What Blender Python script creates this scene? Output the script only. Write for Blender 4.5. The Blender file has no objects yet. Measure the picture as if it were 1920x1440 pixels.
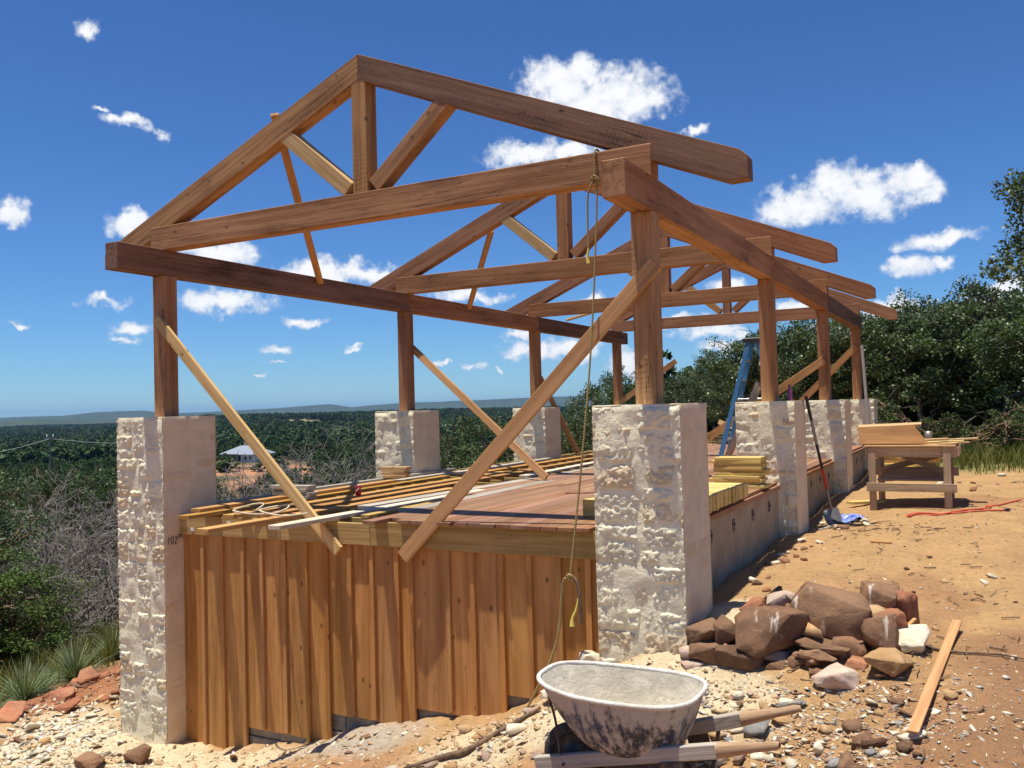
import bpy, bmesh, math, random
import numpy as np
from mathutils import Vector, Matrix

R = math.radians
SC = bpy.context.scene
COL = SC.collection

# ------------------------------------------------------------------ camera
CAM = Vector((2.2718, -6.5943, -0.0064))
_r = Vector((0.88323499, 0.46822174, -0.02577529))
_u = Vector((0.03577892, -0.01248217, 0.99928177))
_f = Vector((-0.46756372, 0.88352284, 0.02777715))
cam_d = bpy.data.cameras.new('camera')
cam = bpy.data.objects.new('camera', cam_d)
COL.objects.link(cam)
cam.matrix_world = Matrix(((_r.x, _u.x, -_f.x, CAM.x), (_r.y, _u.y, -_f.y, CAM.y), (_r.z, _u.z, -_f.z, CAM.z), (0, 0, 0, 1)))
cam_d.sensor_width = 36.0
cam_d.lens = 36.0 * 1652.025 / 1920.0
cam_d.clip_start = 0.05
cam_d.clip_end = 60000
SC.camera = cam

# ------------------------------------------------------------------ light
SUN_TO = Vector((-0.098, -0.125, 1.0)).normalized()      # towards the sun
SUN_EL = math.asin(SUN_TO.z)
SUN_AZ = math.atan2(SUN_TO.x, SUN_TO.y)                  # clockwise from +Y
sun_d = bpy.data.lights.new('sun', 'SUN')
sun_d.energy = 5.0
sun_d.angle = R(0.53)
sun_d.color = (1.0, 0.95, 0.85)
sun = bpy.data.objects.new('sun', sun_d)
COL.objects.link(sun)
sun.location = (-20, -25, 60)
sun.rotation_euler = (-SUN_TO).to_track_quat('-Z', 'Y').to_euler()

SC.view_settings.view_transform = 'Standard'
SC.view_settings.look = 'None'
SC.view_settings.gamma = 1.0
SC.view_settings.use_curve_mapping = False
SC.view_settings.exposure = 0.35
SC.cycles.use_denoising = True
SC.cycles.use_adaptive_sampling = True
SC.cycles.adaptive_threshold = 0.025
SC.cycles.max_bounces = 6
SC.cycles.diffuse_bounces = 4
SC.cycles.glossy_bounces = 2
SC.cycles.transmission_bounces = 3
SC.cycles.volume_bounces = 0
SC.cycles.sample_clamp_indirect = 6.0


class NT:
    """small node-tree writer"""
    def __init__(s, tree):
        s.t = tree
        tree.nodes.clear()

    def n(s, typ, inputs=None, **props):
        nd = s.t.nodes.new(typ)
        for k, v in props.items():
            setattr(nd, k, v)
        for k, v in (inputs or {}).items():
            sock = nd.inputs[k]
            if isinstance(v, bpy.types.NodeSocket):
                s.t.links.new(v, sock)
            else:
                sock.default_value = v
        return nd

    def link(s, a, b):
        s.t.links.new(a, b)

    def math(s, op, a, b=0.0, c=0.0, clamp=False):
        nd = s.n('ShaderNodeMath', {0: a, 1: b, 2: c}, operation=op)
        nd.use_clamp = clamp
        return nd.outputs[0]

    def vmath(s, op, a, b=(0, 0, 0)):
        nd = s.n('ShaderNodeVectorMath', {0: a, 1: b}, operation=op)
        return nd.outputs['Value'] if op in ('DOT_PRODUCT', 'LENGTH') else nd.outputs['Vector']

    def mix(s, f, a, b, mode='MIX'):
        nd = s.t.nodes.new('ShaderNodeMix')
        nd.data_type = 'RGBA'
        nd.blend_type = mode
        for sock, v in ((nd.inputs[0], f), (nd.inputs[6], a), (nd.inputs[7], b)):
            if isinstance(v, bpy.types.NodeSocket):
                s.t.links.new(v, sock)
            else:
                sock.default_value = v if not isinstance(v, tuple) or len(v) == 4 else (*v, 1)
        return nd.outputs[2]

    def smooth(s, x, lo, hi, a=0.0, b=1.0):
        nd = s.n('ShaderNodeMapRange', {0: x, 1: lo, 2: hi, 3: a, 4: b}, interpolation_type='SMOOTHSTEP')
        return nd.outputs[0]

    def lin(s, x, lo, hi, a=0.0, b=1.0):
        return s.n('ShaderNodeMapRange', {0: x, 1: lo, 2: hi, 3: a, 4: b}).outputs[0]

    def noise(s, vec, scale, detail=4.0, rough=0.55, dist=0.0):
        return s.n('ShaderNodeTexNoise', {'Vector': vec, 'Scale': scale, 'Detail': detail, 'Roughness': rough, 'Distortion': dist}).outputs[0]

    def scale(s, vec, sc):
        return s.n('ShaderNodeMapping', {'Vector': vec, 'Scale': sc}).outputs[0]


# ------------------------------------------------------------------ world: sky with fair-weather clouds
world = bpy.data.worlds.new('World')
SC.world = world
world.use_nodes = True
w = NT(world.node_tree)
sky = w.n('ShaderNodeTexSky', sky_type='NISHITA')
sky.sun_disc = False
sky.sun_elevation = SUN_EL
sky.sun_rotation = SUN_AZ
sky.altitude = 500
sky.air_density = 1.0
sky.dust_density = 0.0
sky.ozone_density = 3.0
CLOUDS = [(-24.2, 20.4, 2.55, 1.51), (-20.1, 19.4, 3.27, 1.64), (-22.2, 19.2, 3.13, 1.32), (-22.6, 21.1, 1.47, 0.98), (-26.6, 16.3, 2.68, 0.87), (-23.5, 16.2, 2.07, 0.87), (-9.6, 12.0, 2.53, 1.43), (-5.7, 12.2, 2.68, 1.33), (-3.2, 12.4, 1.8, 1.05), (-7.2, 13.2, 1.65, 1.14), (-1.6, 9.2, 2.41, 0.56), (-3.5, 7.8, 1.45, 0.69), (-1.7, 7.8, 0.93, 0.46), (1.1, 6.0, 2.0, 0.51), (-57.5, 11.7, 1.01, 0.74), (-51.3, 11.6, 1.19, 0.69), (-51.3, 17.3, 1.47, 0.43), (-49.5, 17.0, 0.68, 0.31), (-52.7, 17.9, 0.6, 0.18), (-46.3, 10.1, 2.67, 0.72), (-39.7, 9.0, 3.37, 0.84), (-36.7, 8.8, 1.63, 0.68), (-45.9, 7.1, 2.89, 0.79), (-52.9, 6.9, 1.44, 0.38), (-51.2, 5.4, 1.4, 0.54), (-51.6, 4.7, 1.01, 0.25), (-41.2, 5.7, 1.41, 0.4), (-42.8, 4.1, 1.07, 0.37), (-42.8, 3.1, 0.67, 0.17), (-27.3, 4.7, 1.45, 0.42), (-26.4, 3.8, 2.15, 0.49), (-24.0, 3.7, 2.59, 0.69), (-30.5, 7.4, 2.48, 0.48), (-30.5, 2.8, 0.87, 0.28), (-28.6, 2.6, 0.42, 0.21), (-20.3, 2.8, 1.44, 1.03), (-14.7, 4.6, 2.7, 0.54), (-14.9, 3.6, 1.42, 0.44), (-9.9, 5.8, 1.65, 0.39), (-4.5, 5.4, 1.91, 0.64), (-14.1, 7.4, 1.41, 0.67), (-53.3, 22.2, 0.65, 0.53), (-15.7, 17.1, 0.72, 0.39), (-32.7, 3.0, 0.62, 0.21), (-38.1, 4.1, 0.48, 0.17), (-43.8, 2.1, 0.4, 0.13), (-57.2, 5.6, 0.75, 0.21), (-11.5, 3.1, 1.33, 0.47), (-17.1, 5.4, 2.04, 0.41), (-7.8, 4.2, 1.63, 0.39), (-22.5, 6.8, 1.03, 0.34)]
_rc = random.Random(5)
for _k in range(22):                     # the same scattered clouds go on round the rest of the sky
    _az = _rc.uniform(8, 295)
    _el = 3.0 + 38 * _rc.random() ** 1.8
    _s = (0.8 + 1.6 * _rc.random()) * (0.6 + _el / 18)
    CLOUDS.append((_az, _el, _s * 1.6, _s * _rc.uniform(0.35, 0.6)))
tc = w.n('ShaderNodeTexCoord').outputs['Generated']
# break the outlines up: push the direction about with noise
_nz1 = w.n('ShaderNodeTexNoise', {'Vector': tc, 'Scale': 26.0, 'Detail': 4.0, 'Roughness': 0.62}).outputs['Color']
_nz2 = w.n('ShaderNodeTexNoise', {'Vector': tc, 'Scale': 62.0, 'Detail': 6.0, 'Roughness': 0.58}).outputs[0]
_off = w.n('ShaderNodeVectorMath', {0: w.vmath('SUBTRACT', _nz1, (0.5, 0.5, 0.5)), 'Scale': 0.045}, operation='SCALE').outputs[0]
dirv = w.vmath('ADD', tc, _off)
best = None
for az, el, hw, hh in CLOUDS:
    a, e = R(az), R(el)
    c = (math.sin(a) * math.cos(e), math.cos(a) * math.cos(e), math.sin(e))
    mp = w.n('ShaderNodeMapping', {'Vector': dirv, 'Location': c, 'Rotation': (e, 0, -a), 'Scale': (R(hw * 1.25), 0.3, R(hh * 1.35))}, vector_type='TEXTURE')
    v = w.n('ShaderNodeTexGradient', {'Vector': mp.outputs[0]}, gradient_type='SPHERICAL').outputs['Fac']
    if hh < 0.6: v = w.math('MULTIPLY', v, 0.62 + 0.6 * hh)
    best = v if best is None else w.math('MAXIMUM', best, v)
dens = w.math('ADD', best, w.math('MULTIPLY', w.math('SUBTRACT', _nz2, 0.53), 1.35))
mask = w.math('MULTIPLY', w.math('MULTIPLY', w.smooth(dens, -0.02, 0.62), w.smooth(best, 0.0, 0.12)), 0.95)
_nz3 = w.noise(w.scale(tc, (1, 1, 1.6)), 55.0, 4.0, 0.5)
shade = w.smooth(w.math('ADD', w.math('MULTIPLY', dens, 0.55), w.math('MULTIPLY', _nz3, 0.7)), 0.25, 0.85)
ccol = w.mix(shade, (0.60, 0.69, 0.82, 1), (1.0, 1.0, 1.0, 1))
# deeper blue than the raw model towards the top, as phone cameras show it
skyc = w.mix(1.0, sky.outputs[0], (0.57 * 0.115, 0.73 * 0.115, 1.04 * 0.115, 1), 'MULTIPLY')
skyc = w.n('ShaderNodeGamma', {'Color': skyc, 'Gamma': 1.17}).outputs[0]
skyc = w.mix(1.0, skyc, (0.98 / 0.115, 1.13 / 0.115, 1.05 / 0.115, 1), 'MULTIPLY')
bg1 = w.n('ShaderNodeBackground', {'Color': skyc, 'Strength': 0.09})
bg2 = w.n('ShaderNodeBackground', {'Color': ccol, 'Strength': 0.82})
ms = w.n('ShaderNodeMixShader', {0: mask, 1: bg1.outputs[0], 2: bg2.outputs[0]})
wo = w.n('ShaderNodeOutputWorld', {'Surface': ms.outputs[0]})
world.cycles.sampling_method = 'MANUAL'
world.cycles.sample_map_resolution = 512

# ------------------------------------------------------------------ helpers
rng = np.random.default_rng(11)
rnd = random.Random(3)


def _hash(ix, iy, iz, seed):
    h = (ix.astype(np.int64) * 374761393 + iy.astype(np.int64) * 668265263 + iz.astype(np.int64) * 2147483647 + seed * 1274126177) & 0xFFFFFFFF
    h = ((h ^ (h >> 13)) * 1274126177) & 0xFFFFFFFF
    h = h ^ (h >> 16)
    return (h & 0xFFFF) / 32767.5 - 1.0


def vnoise(p, seed=0):
    p = np.asarray(p, float)
    i = np.floor(p).astype(np.int64)
    f = p - i
    f = f * f * (3 - 2 * f)
    x, y, z = i[..., 0], i[..., 1], i[..., 2]
    fx, fy, fz = f[..., 0], f[..., 1], f[..., 2]
    def L(dz):
        a = _hash(x, y, z + dz, seed) * (1 - fx) + _hash(x + 1, y, z + dz, seed) * fx
        b = _hash(x, y + 1, z + dz, seed) * (1 - fx) + _hash(x + 1, y + 1, z + dz, seed) * fx
        return a * (1 - fy) + b * fy
    return L(0) * (1 - fz) + L(1) * fz


def fbm(p, octaves=4, seed=0, gain=0.5):
    p = np.asarray(p, float)
    s, a, t = 0.0, 1.0, 0.0
    for k in range(octaves):
        s = s + a * vnoise(p * (2.03 ** k) + k * 17.3, seed + k)
        t += a
        a *= gain
    return s / t


def sstep(x, a, b):
    t = np.clip((np.asarray(x, float) - a) / (b - a), 0, 1)
    return t * t * (3 - 2 * t)


def np_mesh(name, V, F, smooth=False):
    V = np.asarray(V, np.float32).reshape(-1, 3)
    F = np.asarray(F, np.int32)
    me = bpy.data.meshes.new(name)
    me.vertices.add(len(V))
    me.vertices.foreach_set('co', V.ravel())
    k = F.shape[1]
    me.loops.add(F.size)
    me.loops.foreach_set('vertex_index', F.ravel())
    me.polygons.add(len(F))
    me.polygons.foreach_set('loop_start', np.arange(0, F.size, k, dtype=np.int32))
    me.polygons.foreach_set('loop_total', np.full(len(F), k, np.int32))
    if smooth:
        me.polygons.foreach_set('use_smooth', np.ones(len(F), bool))
    me.update(calc_edges=True)
    return me


def set_color(me, C, name='tint'):
    at = me.color_attributes.new(name, 'FLOAT_COLOR', 'POINT')
    C = np.asarray(C, np.float32)
    if C.shape[1] == 3:
        C = np.hstack([C, np.ones((len(C), 1), np.float32)])
    at.data.foreach_set('color', C.ravel())


WL = {}                                   # world location of each empty / parent


def empty(name, loc=(0, 0, 0), parent=None, **tags):
    o = bpy.data.objects.new(name, None)
    COL.objects.link(o)
    o.empty_display_size = 0.1
    place(o, loc, parent)
    WL[o.name] = Vector(loc)
    tag(o, **tags)
    return o


def place(o, loc, parent):
    if parent is not None:
        o.parent = parent
        o.location = Vector(loc) - WL[parent.name]
    else:
        o.location = loc


def tag(o, label=None, cat=None, group=None, kind=None):
    if label: o['label'] = label
    if cat: o['category'] = cat
    if group: o['group'] = group
    if kind: o['kind'] = kind


def obj(name, me, mat=None, parent=None, loc=(0, 0, 0), rot=None, quat=None, **tags):
    o = bpy.data.objects.new(name, me)
    COL.objects.link(o)
    if mat is not None and len(me.materials) == 0:
        me.materials.append(mat)
    elif mat is not None and me.materials[0] != mat:
        o.material_slots[0].link = 'OBJECT'
        o.material_slots[0].material = mat
    place(o, loc, parent)
    if rot: o.rotation_euler = rot
    if quat is not None: o.rotation_euler = quat.to_euler()
    WL[o.name] = Vector(loc)
    tag(o, **tags)
    return o


_box = {}


def box_mesh(lx, ly, lz, ch=0.004, mat=None):
    key = (round(lx, 4), round(ly, 4), round(lz, 4), ch, mat.name if mat else '')
    if key in _box: return _box[key]
    hx, hy, hz = lx / 2, ly / 2, lz / 2
    ch = min(ch, hx * .5, hy * .5, hz * .5)
    V, idx = [], {}
    for sx in (-1, 1):
        for sy in (-1, 1):
            for sz in (-1, 1):
                for ax in range(3):
                    p = [sx * (hx - ch), sy * (hy - ch), sz * (hz - ch)]
                    p[ax] = (sx * hx, sy * hy, sz * hz)[ax]
                    idx[(sx, sy, sz, ax)] = len(V)
                    V.append(p)
    bm = bmesh.new()
    vs = [bm.verts.new(v) for v in V]
    def F(*k): bm.faces.new([vs[idx[i]] for i in k])
    for s in (-1, 1):
        F((s, -1, -1, 0), (s, 1, -1, 0), (s, 1, 1, 0), (s, -1, 1, 0))
        F((-1, s, -1, 1), (1, s, -1, 1), (1, s, 1, 1), (-1, s, 1, 1))
        F((-1, -1, s, 2), (1, -1, s, 2), (1, 1, s, 2), (-1, 1, s, 2))
    for a in (-1, 1):
        for b in (-1, 1):
            F((a, b, -1, 0), (a, b, 1, 0), (a, b, 1, 1), (a, b, -1, 1))
            F((a, -1, b, 0), (a, 1, b, 0), (a, 1, b, 2), (a, -1, b, 2))
            F((-1, a, b, 1), (1, a, b, 1), (1, a, b, 2), (-1, a, b, 2))
            for c in (-1, 1):
                F((a, b, c, 0), (a, b, c, 1), (a, b, c, 2))
    bmesh.ops.recalc_face_normals(bm, faces=bm.faces)
    me = bpy.data.meshes.new('box')
    bm.to_mesh(me)
    bm.free()
    if mat: me.materials.append(mat)
    _box[key] = me
    return me


def bar(name, p0, p1, wid, hei, mat, parent=None, up=(0, 0, 1), ch=0.004, **tags):
    """a timber from p0 to p1 (its axis), grain along local X; wid across, hei along up"""
    p0, p1 = Vector(p0), Vector(p1)
    x = (p1 - p0)
    L = x.length
    x.normalize()
    z = Vector(up)
    z = (z - x * z.dot(x)).normalized()
    y = z.cross(x)
    m = Matrix(((x.x, y.x, z.x), (x.y, y.y, z.y), (x.z, y.z, z.z)))
    return obj(name, box_mesh(L, wid, hei, ch, mat), None, parent, (p0 + p1) / 2, quat=m.to_quaternion(), **tags)


def slab(name, x0, x1, y0, y1, z0, z1, mat, parent=None, axis='x', ch=0.004, **tags):
    """axis aligned timber with its grain along axis"""
    c = Vector(((x0 + x1) / 2, (y0 + y1) / 2, (z0 + z1) / 2))
    h = Vector(((x1 - x0) / 2, (y1 - y0) / 2, (z1 - z0) / 2))
    if axis == 'x':
        return bar(name, c - Vector((h.x, 0, 0)), c + Vector((h.x, 0, 0)), 2 * h.y, 2 * h.z, mat, parent, ch=ch, **tags)
    if axis == 'y':
        return bar(name, c - Vector((0, h.y, 0)), c + Vector((0, h.y, 0)), 2 * h.x, 2 * h.z, mat, parent, ch=ch, **tags)
    return bar(name, c - Vector((0, 0, h.z)), c + Vector((0, 0, h.z)), 2 * h.x, 2 * h.y, mat, parent, up=(0, 1, 0), ch=ch, **tags)


def prism_mesh(pts, y0, y1, ch=0.0):
    """outline in xz extruded along y"""
    bm = bmesh.new()
    a = [bm.verts.new((x, y0, z)) for x, z in pts]
    b = [bm.verts.new((x, y1, z)) for x, z in pts]
    bm.faces.new(a)
    bm.faces.new(list(reversed(b)))
    n = len(pts)
    for i in range(n):
        bm.faces.new((a[i], b[i], b[(i + 1) % n], a[(i + 1) % n]))
    bmesh.ops.recalc_face_normals(bm, faces=bm.faces)
    if ch: bmesh.ops.bevel(bm, geom=list(bm.edges), offset=ch, segments=1, affect='EDGES')
    me = bpy.data.meshes.new('prism')
    bm.to_mesh(me)
    bm.free()
    return me


def tube_arrays(P, rad, sides=6, closed=False):
    P = np.asarray(P, float)
    n = len(P)
    rad = np.broadcast_to(np.asarray(rad, float), (n,))
    T = np.gradient(P, axis=0)
    T /= np.linalg.norm(T, axis=1)[:, None] + 1e-12
    ref = np.array([0.31, 0.17, 0.93]) if abs(T[0] @ np.array([0.31, 0.17, 0.93])) < .9 else np.array([1., 0, 0])
    A = np.cross(T, ref)
    A /= np.linalg.norm(A, axis=1)[:, None] + 1e-12
    B = np.cross(T, A)
    th = np.linspace(0, 2 * np.pi, sides, endpoint=False)
    V = P[:, None, :] + rad[:, None, None] * (A[:, None, :] * np.cos(th)[None, :, None] + B[:, None, :] * np.sin(th)[None, :, None])
    V = V.reshape(-1, 3)
    i, j = np.meshgrid(np.arange(n - 1), np.arange(sides), indexing='ij')
    a = i * sides + j
    b = i * sides + (j + 1) % sides
    F = np.stack([a, b, b + sides, a + sides], -1).reshape(-1, 4)
    caps = []
    return V, F


def smooth_path(pts, k=8):
    P = np.asarray(pts, float)
    Q = np.vstack([2 * P[0] - P[1], P, 2 * P[-1] - P[-2]])
    out = []
    for i in range(1, len(Q) - 2):
        t = np.linspace(0, 1, k, endpoint=False)[:, None]
        p0, p1, p2, p3 = Q[i - 1], Q[i], Q[i + 1], Q[i + 2]
        out.append(.5 * ((2 * p1) + (-p0 + p2) * t + (2 * p0 - 5 * p1 + 4 * p2 - p3) * t ** 2 + (-p0 + 3 * p1 - 3 * p2 + p3) * t ** 3))
    out.append(P[-1][None])
    return np.vstack(out)


def tube_mesh(pts, rad, sides=6, k=8, name='tube'):
    P = smooth_path(pts, k) if k > 1 else np.asarray(pts, float)
    if np.ndim(rad): rad = np.interp(np.linspace(0, 1, len(P)), np.linspace(0, 1, len(rad)), rad)
    V, F = tube_arrays(P, rad, sides)
    return np_mesh(name, V, F, True)


def lathe_mesh(prof, seg=24, name='lathe', axis='z'):
    prof = np.asarray(prof, float)
    th = np.linspace(0, 2 * np.pi, seg, endpoint=False)
    V = np.stack([prof[:, None, 0] * np.cos(th), prof[:, None, 0] * np.sin(th), np.broadcast_to(prof[:, None, 1], (len(prof), seg))], -1)
    if axis == 'y':
        V = V[..., [0, 2, 1]]
    n = len(prof)
    i, j = np.meshgrid(np.arange(n - 1), np.arange(seg), indexing='ij')
    a = i * seg + j
    b = i * seg + (j + 1) % seg
    F = np.stack([a, b, b + seg, a + seg], -1).reshape(-1, 4)
    if axis == 'y': F = F[:, ::-1]
    return np_mesh(name, V, F, True)


def join_arrays(parts):
    Vs, Fs, o = [], [], 0
    for V, F in parts:
        Vs.append(V)
        Fs.append(F + o)
        o += len(V)
    return np.vstack(Vs), np.vstack(Fs)

# ------------------------------------------------------------------ materials
def new_mat(name):
    m = bpy.data.materials.new(name)
    m.use_nodes = True
    return m, NT(m.node_tree)


def finish(t, color, rough=0.8, bump=None, bstr=0.3, bdist=0.01, spec=0.3, metal=0.0):
    p = t.n('ShaderNodeBsdfPrincipled', {'Base Color': color, 'Roughness': rough, 'Specular IOR Level': spec, 'Metallic': metal})
    if bump is not None:
        b = t.n('ShaderNodeBump', {'Strength': bstr, 'Distance': bdist, 'Height': bump})
        t.link(b.outputs[0], p.inputs['Normal'])
    t.n('ShaderNodeOutputMaterial', {'Surface': p.outputs[0]})
    return p


def wood(name, light, dark, grain=1.0, knots=0.5, stain=0.35, saw=0.0, var=0.25, grey=0.0, end=None, rough=0.75):
    """sawn timber: the grain runs along each piece's own local X"""
    m, t = new_mat(name)
    oi = t.n('ShaderNodeObjectInfo')
    rv = t.n('ShaderNodeTexWhiteNoise', {'W': t.math('MULTIPLY', oi.outputs['Random'], 91.7)}, noise_dimensions='1D').outputs['Color']
    off = t.n('ShaderNodeVectorMath', {0: rv, 'Scale': 23.0}, operation='SCALE').outputs[0]
    co = t.vmath('ADD', t.n('ShaderNodeTexCoord').outputs['Object'], off)
    g1 = t.noise(t.scale(co, (0.7, 26 * grain, 26 * grain)), 1.0, 5, 0.6, 0.6)      # broad growth bands
    g2 = t.noise(t.scale(co, (4, 160 * grain, 160 * grain)), 1.0, 3, 0.6)           # fine fibre
    big = t.noise(t.scale(co, (1.1, 4, 4)), 1.0, 4, 0.6)
    c = t.mix(t.smooth(g1, 0.32, 0.68), dark, light)
    c = t.mix(t.math('MULTIPLY', t.smooth(g2, 0.45, 0.75), 0.35), c, dark)
    # stains
    dk = tuple(v * 0.42 for v in dark)
    c = t.mix(t.math('MULTIPLY', t.smooth(big, 0.52, 0.74), stain), c, dk)
    c = t.mix(t.math('MULTIPLY', t.smooth(big, 0.5, 0.28), 0.35), c, tuple(min(1, v * 1.25) for v in light))
    # knots
    kv = t.vmath('ADD', t.scale(co, (4.2, 7.0, 7.0)), t.vmath('MULTIPLY', rv, (0.4, 0.4, 0.4)))
    vo = t.n('ShaderNodeTexVoronoi', {'Vector': kv, 'Scale': 1.0, 'Randomness': 1.0})
    kd = t.math('ADD', vo.outputs['Distance'], t.math('MULTIPLY', g2, 0.08))
    pick = t.math('GREATER_THAN', t.n('ShaderNodeSeparateColor', {0: vo.outputs['Color']}).outputs[0], 1.0 - knots * 0.8)
    kn = t.math('MULTIPLY', t.smooth(kd, 0.19, 0.09), pick)
    c = t.mix(t.math('MULTIPLY', kn, 0.78), c, tuple(v * 0.3 for v in dark))
    if grey:
        gn = t.noise(t.scale(co, (0.9, 7, 7)), 1.3, 4, 0.6)
        c = t.mix(t.math('MULTIPLY', t.smooth(gn, 0.3, 0.7), grey), c, (0.30, 0.28, 0.25, 1))
    bump = t.math('ADD', t.math('MULTIPLY', g1, 0.5), t.math('MULTIPLY', g2, 0.6))
    if saw:
        wv = t.n('ShaderNodeTexWave', {'Vector': co, 'Scale': 7.0, 'Distortion': 6.0, 'Detail': 3.0}, wave_type='BANDS', bands_direction='X').outputs[1]
        sn = t.math('MULTIPLY', t.math('MULTIPLY', wv, t.smooth(big, 0.4, 0.65)), saw * 0.45)
        bump = t.math('ADD', bump, sn)
        c = t.mix(t.math('MULTIPLY', sn, 0.22), c, dark)
    ck = t.noise(t.scale(co, (0.9, 16, 16)), 1.0, 2, 0.5, 0.4)
    crack = t.math('MULTIPLY', t.smooth(t.math('ABSOLUTE', t.math('SUBTRACT', ck, 0.5)), 0.012, 0.003), t.smooth(big, 0.45, 0.6))
    c = t.mix(t.math('MULTIPLY', crack, 0.8 * min(1, stain * 2)), c, tuple(v * 0.22 for v in dark))
    # piece to piece variation
    s1 = t.n('ShaderNodeSeparateColor', {0: rv})
    hs = t.n('ShaderNodeHueSaturation', {'Hue': t.lin(s1.outputs[0], 0, 1, 0.5 - 0.03 * var, 0.5 + 0.04 * var), 'Saturation': t.lin(s1.outputs[1], 0, 1, 1 - .35 * var, 1 + .3 * var),
                                         'Value': t.lin(s1.outputs[2], 0, 1, 1 - var, 1 + var * .8), 'Fac': 1.0, 'Color': c}).outputs[0]
    finish(t, hs, rough, bump, 0.55, 0.006, 0.25)
    return m


TIMBER = wood('rough_cedar_timber', (0.49, 0.262, 0.115), (0.295, 0.135, 0.052), 0.8, 0.5, 0.6, saw=0.6, var=0.12)
TIMBER_DARK = wood('weathered_cedar_timber', (0.24, 0.130, 0.078), (0.14, 0.070, 0.042), 0.8, 0.4, 0.7, saw=0.7, var=0.14)
TIMBER_RED = wood('red_cedar_timber', (0.42, 0.205, 0.095), (0.265, 0.112, 0.048), 0.8, 0.5, 0.4, saw=0.4, var=0.12)
PALE_BRACE = wood('pale_pine_timber', (0.60, 0.42, 0.20), (0.44, 0.27, 0.10), 0.9, 0.6, 0.3, var=0.1)
PINE = wood('pine_stud', (0.66, 0.45, 0.22), (0.47, 0.28, 0.11), 1.0, 0.55, 0.25, var=0.14)
PINE_TAN = wood('tan_pine_stud', (0.55, 0.30, 0.125), (0.37, 0.18, 0.065), 1.0, 0.5, 0.3, var=0.1)
TREATED = wood('treated_pine', (0.50, 0.34, 0.12), (0.33, 0.21, 0.065), 0.8, 0.35, 0.3, var=0.16)
YELLOW = wood('fresh_yellow_pine', (0.78, 0.60, 0.23), (0.62, 0.42, 0.12), 1.0, 0.2, 0.15, var=0.16)
ORANGE = wood('orange_cedar_board', (0.56, 0.31, 0.10), (0.40, 0.19, 0.05), 1.0, 0.3, 0.3, var=0.2)
GREYBOARD = wood('weathered_grey_board', (0.52, 0.45, 0.36), (0.34, 0.27, 0.19), 1.0, 0.3, 0.3, var=0.2, grey=0.5)
WHITEBOARD = wood('bleached_board', (0.78, 0.70, 0.54), (0.60, 0.50, 0.34), 1.0, 0.2, 0.2, var=0.1)
DECK = wood('red_hardwood_decking', (0.36, 0.195, 0.102), (0.255, 0.120, 0.060), 0.7, 0.04, 0.25, var=0.24, rough=0.6)
SKIRT = wood('cedar_skirt_board', (0.61, 0.305, 0.098), (0.41, 0.180, 0.048), 0.45, 0.8, 0.22, var=0.11)
TABLEWOOD = wood('weathered_sawhorse_wood', (0.62, 0.44, 0.27), (0.44, 0.285, 0.16), 1.0, 0.4, 0.4, var=0.2, grey=0.2)
PLYWOOD = wood('plywood', (0.56, 0.30, 0.12), (0.42, 0.20, 0.07), 0.4, 0.2, 0.3, var=0.08)
HANDLEWOOD = wood('barrow_handle_wood', (0.50, 0.33, 0.19), (0.33, 0.19, 0.10), 1.2, 0.1, 0.3, var=0.05)


def limestone(name, c1, c2, c3, smooth_face=False, var=0.15):
    m, t = new_mat(name)
    oi = t.n('ShaderNodeObjectInfo').outputs['Random']
    g = t.n('ShaderNodeNewGeometry').outputs['Position']
    n1 = t.noise(g, 6.0, 5, 0.65)
    n2 = t.noise(g, 38.0, 5, 0.65)
    n3 = t.noise(g, 130.0, 3, 0.6)
    c = t.mix(t.smooth(n1, 0.35, 0.68), c1, c2)
    c = t.mix(t.math('MULTIPLY', t.smooth(n2, 0.55, 0.75), 0.4), c, c3)
    rv = t.n('ShaderNodeTexWhiteNoise', {'W': t.math('MULTIPLY', oi, 57.3)}, noise_dimensions='1D')
    pick = t.smooth(rv.outputs[0], 0.62, 1.0)
    c = t.mix(t.math('MULTIPLY', pick, 0.75), c, c3)
    c = t.n('ShaderNodeHueSaturation', {'Hue': 0.5, 'Saturation': 1.0, 'Value': t.lin(oi, 0, 1, 1 - var, 1 + var * .5), 'Fac': 1.0, 'Color': c}).outputs[0]
    if smooth_face:
        b = t.math('ADD', t.math('MULTIPLY', n1, 0.6), t.math('MULTIPLY', n2, 0.35))
        finish(t, c, 0.9, b, 0.25, 0.006, 0.15)
    else:
        b = t.math('ADD', t.math('ADD', t.math('MULTIPLY', n2, 1.0), t.math('MULTIPLY', n3, 0.35)), t.math('MULTIPLY', t.noise(g, 16.0, 3, .6), 1.0))
        finish(t, c, 0.92, b, 0.7, 0.016, 0.12)
    return m


STONE = limestone('split_limestone', (0.90, 0.83, 0.60), (0.84, 0.745, 0.51), (0.74, 0.57, 0.33))
STONE_SMOOTH = limestone('sawn_limestone', (0.78, 0.64, 0.445), (0.72, 0.575, 0.39), (0.66, 0.49, 0.28), True, 0.05)
STONE_TAN = limestone('tan_limestone', (0.78, 0.64, 0.43), (0.72, 0.55, 0.34), (0.78, 0.70, 0.55))


def plain_mineral(name, c1, c2, sc, bsc, bstr, rough=0.92, c3=None):
    m, t = new_mat(name)
    g = t.n('ShaderNodeNewGeometry').outputs['Position']
    n1 = t.noise(g, sc, 5, 0.6)
    n2 = t.noise(g, bsc, 5, 0.6)
    c = t.mix(t.smooth(n1, 0.3, 0.7), c1, c2)
    if c3: c = t.mix(t.smooth(t.noise(g, sc * 0.4, 4, .6), 0.52, 0.66), c, c3)
    finish(t, c, rough, n2, bstr, 0.01, 0.15)
    return m


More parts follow.
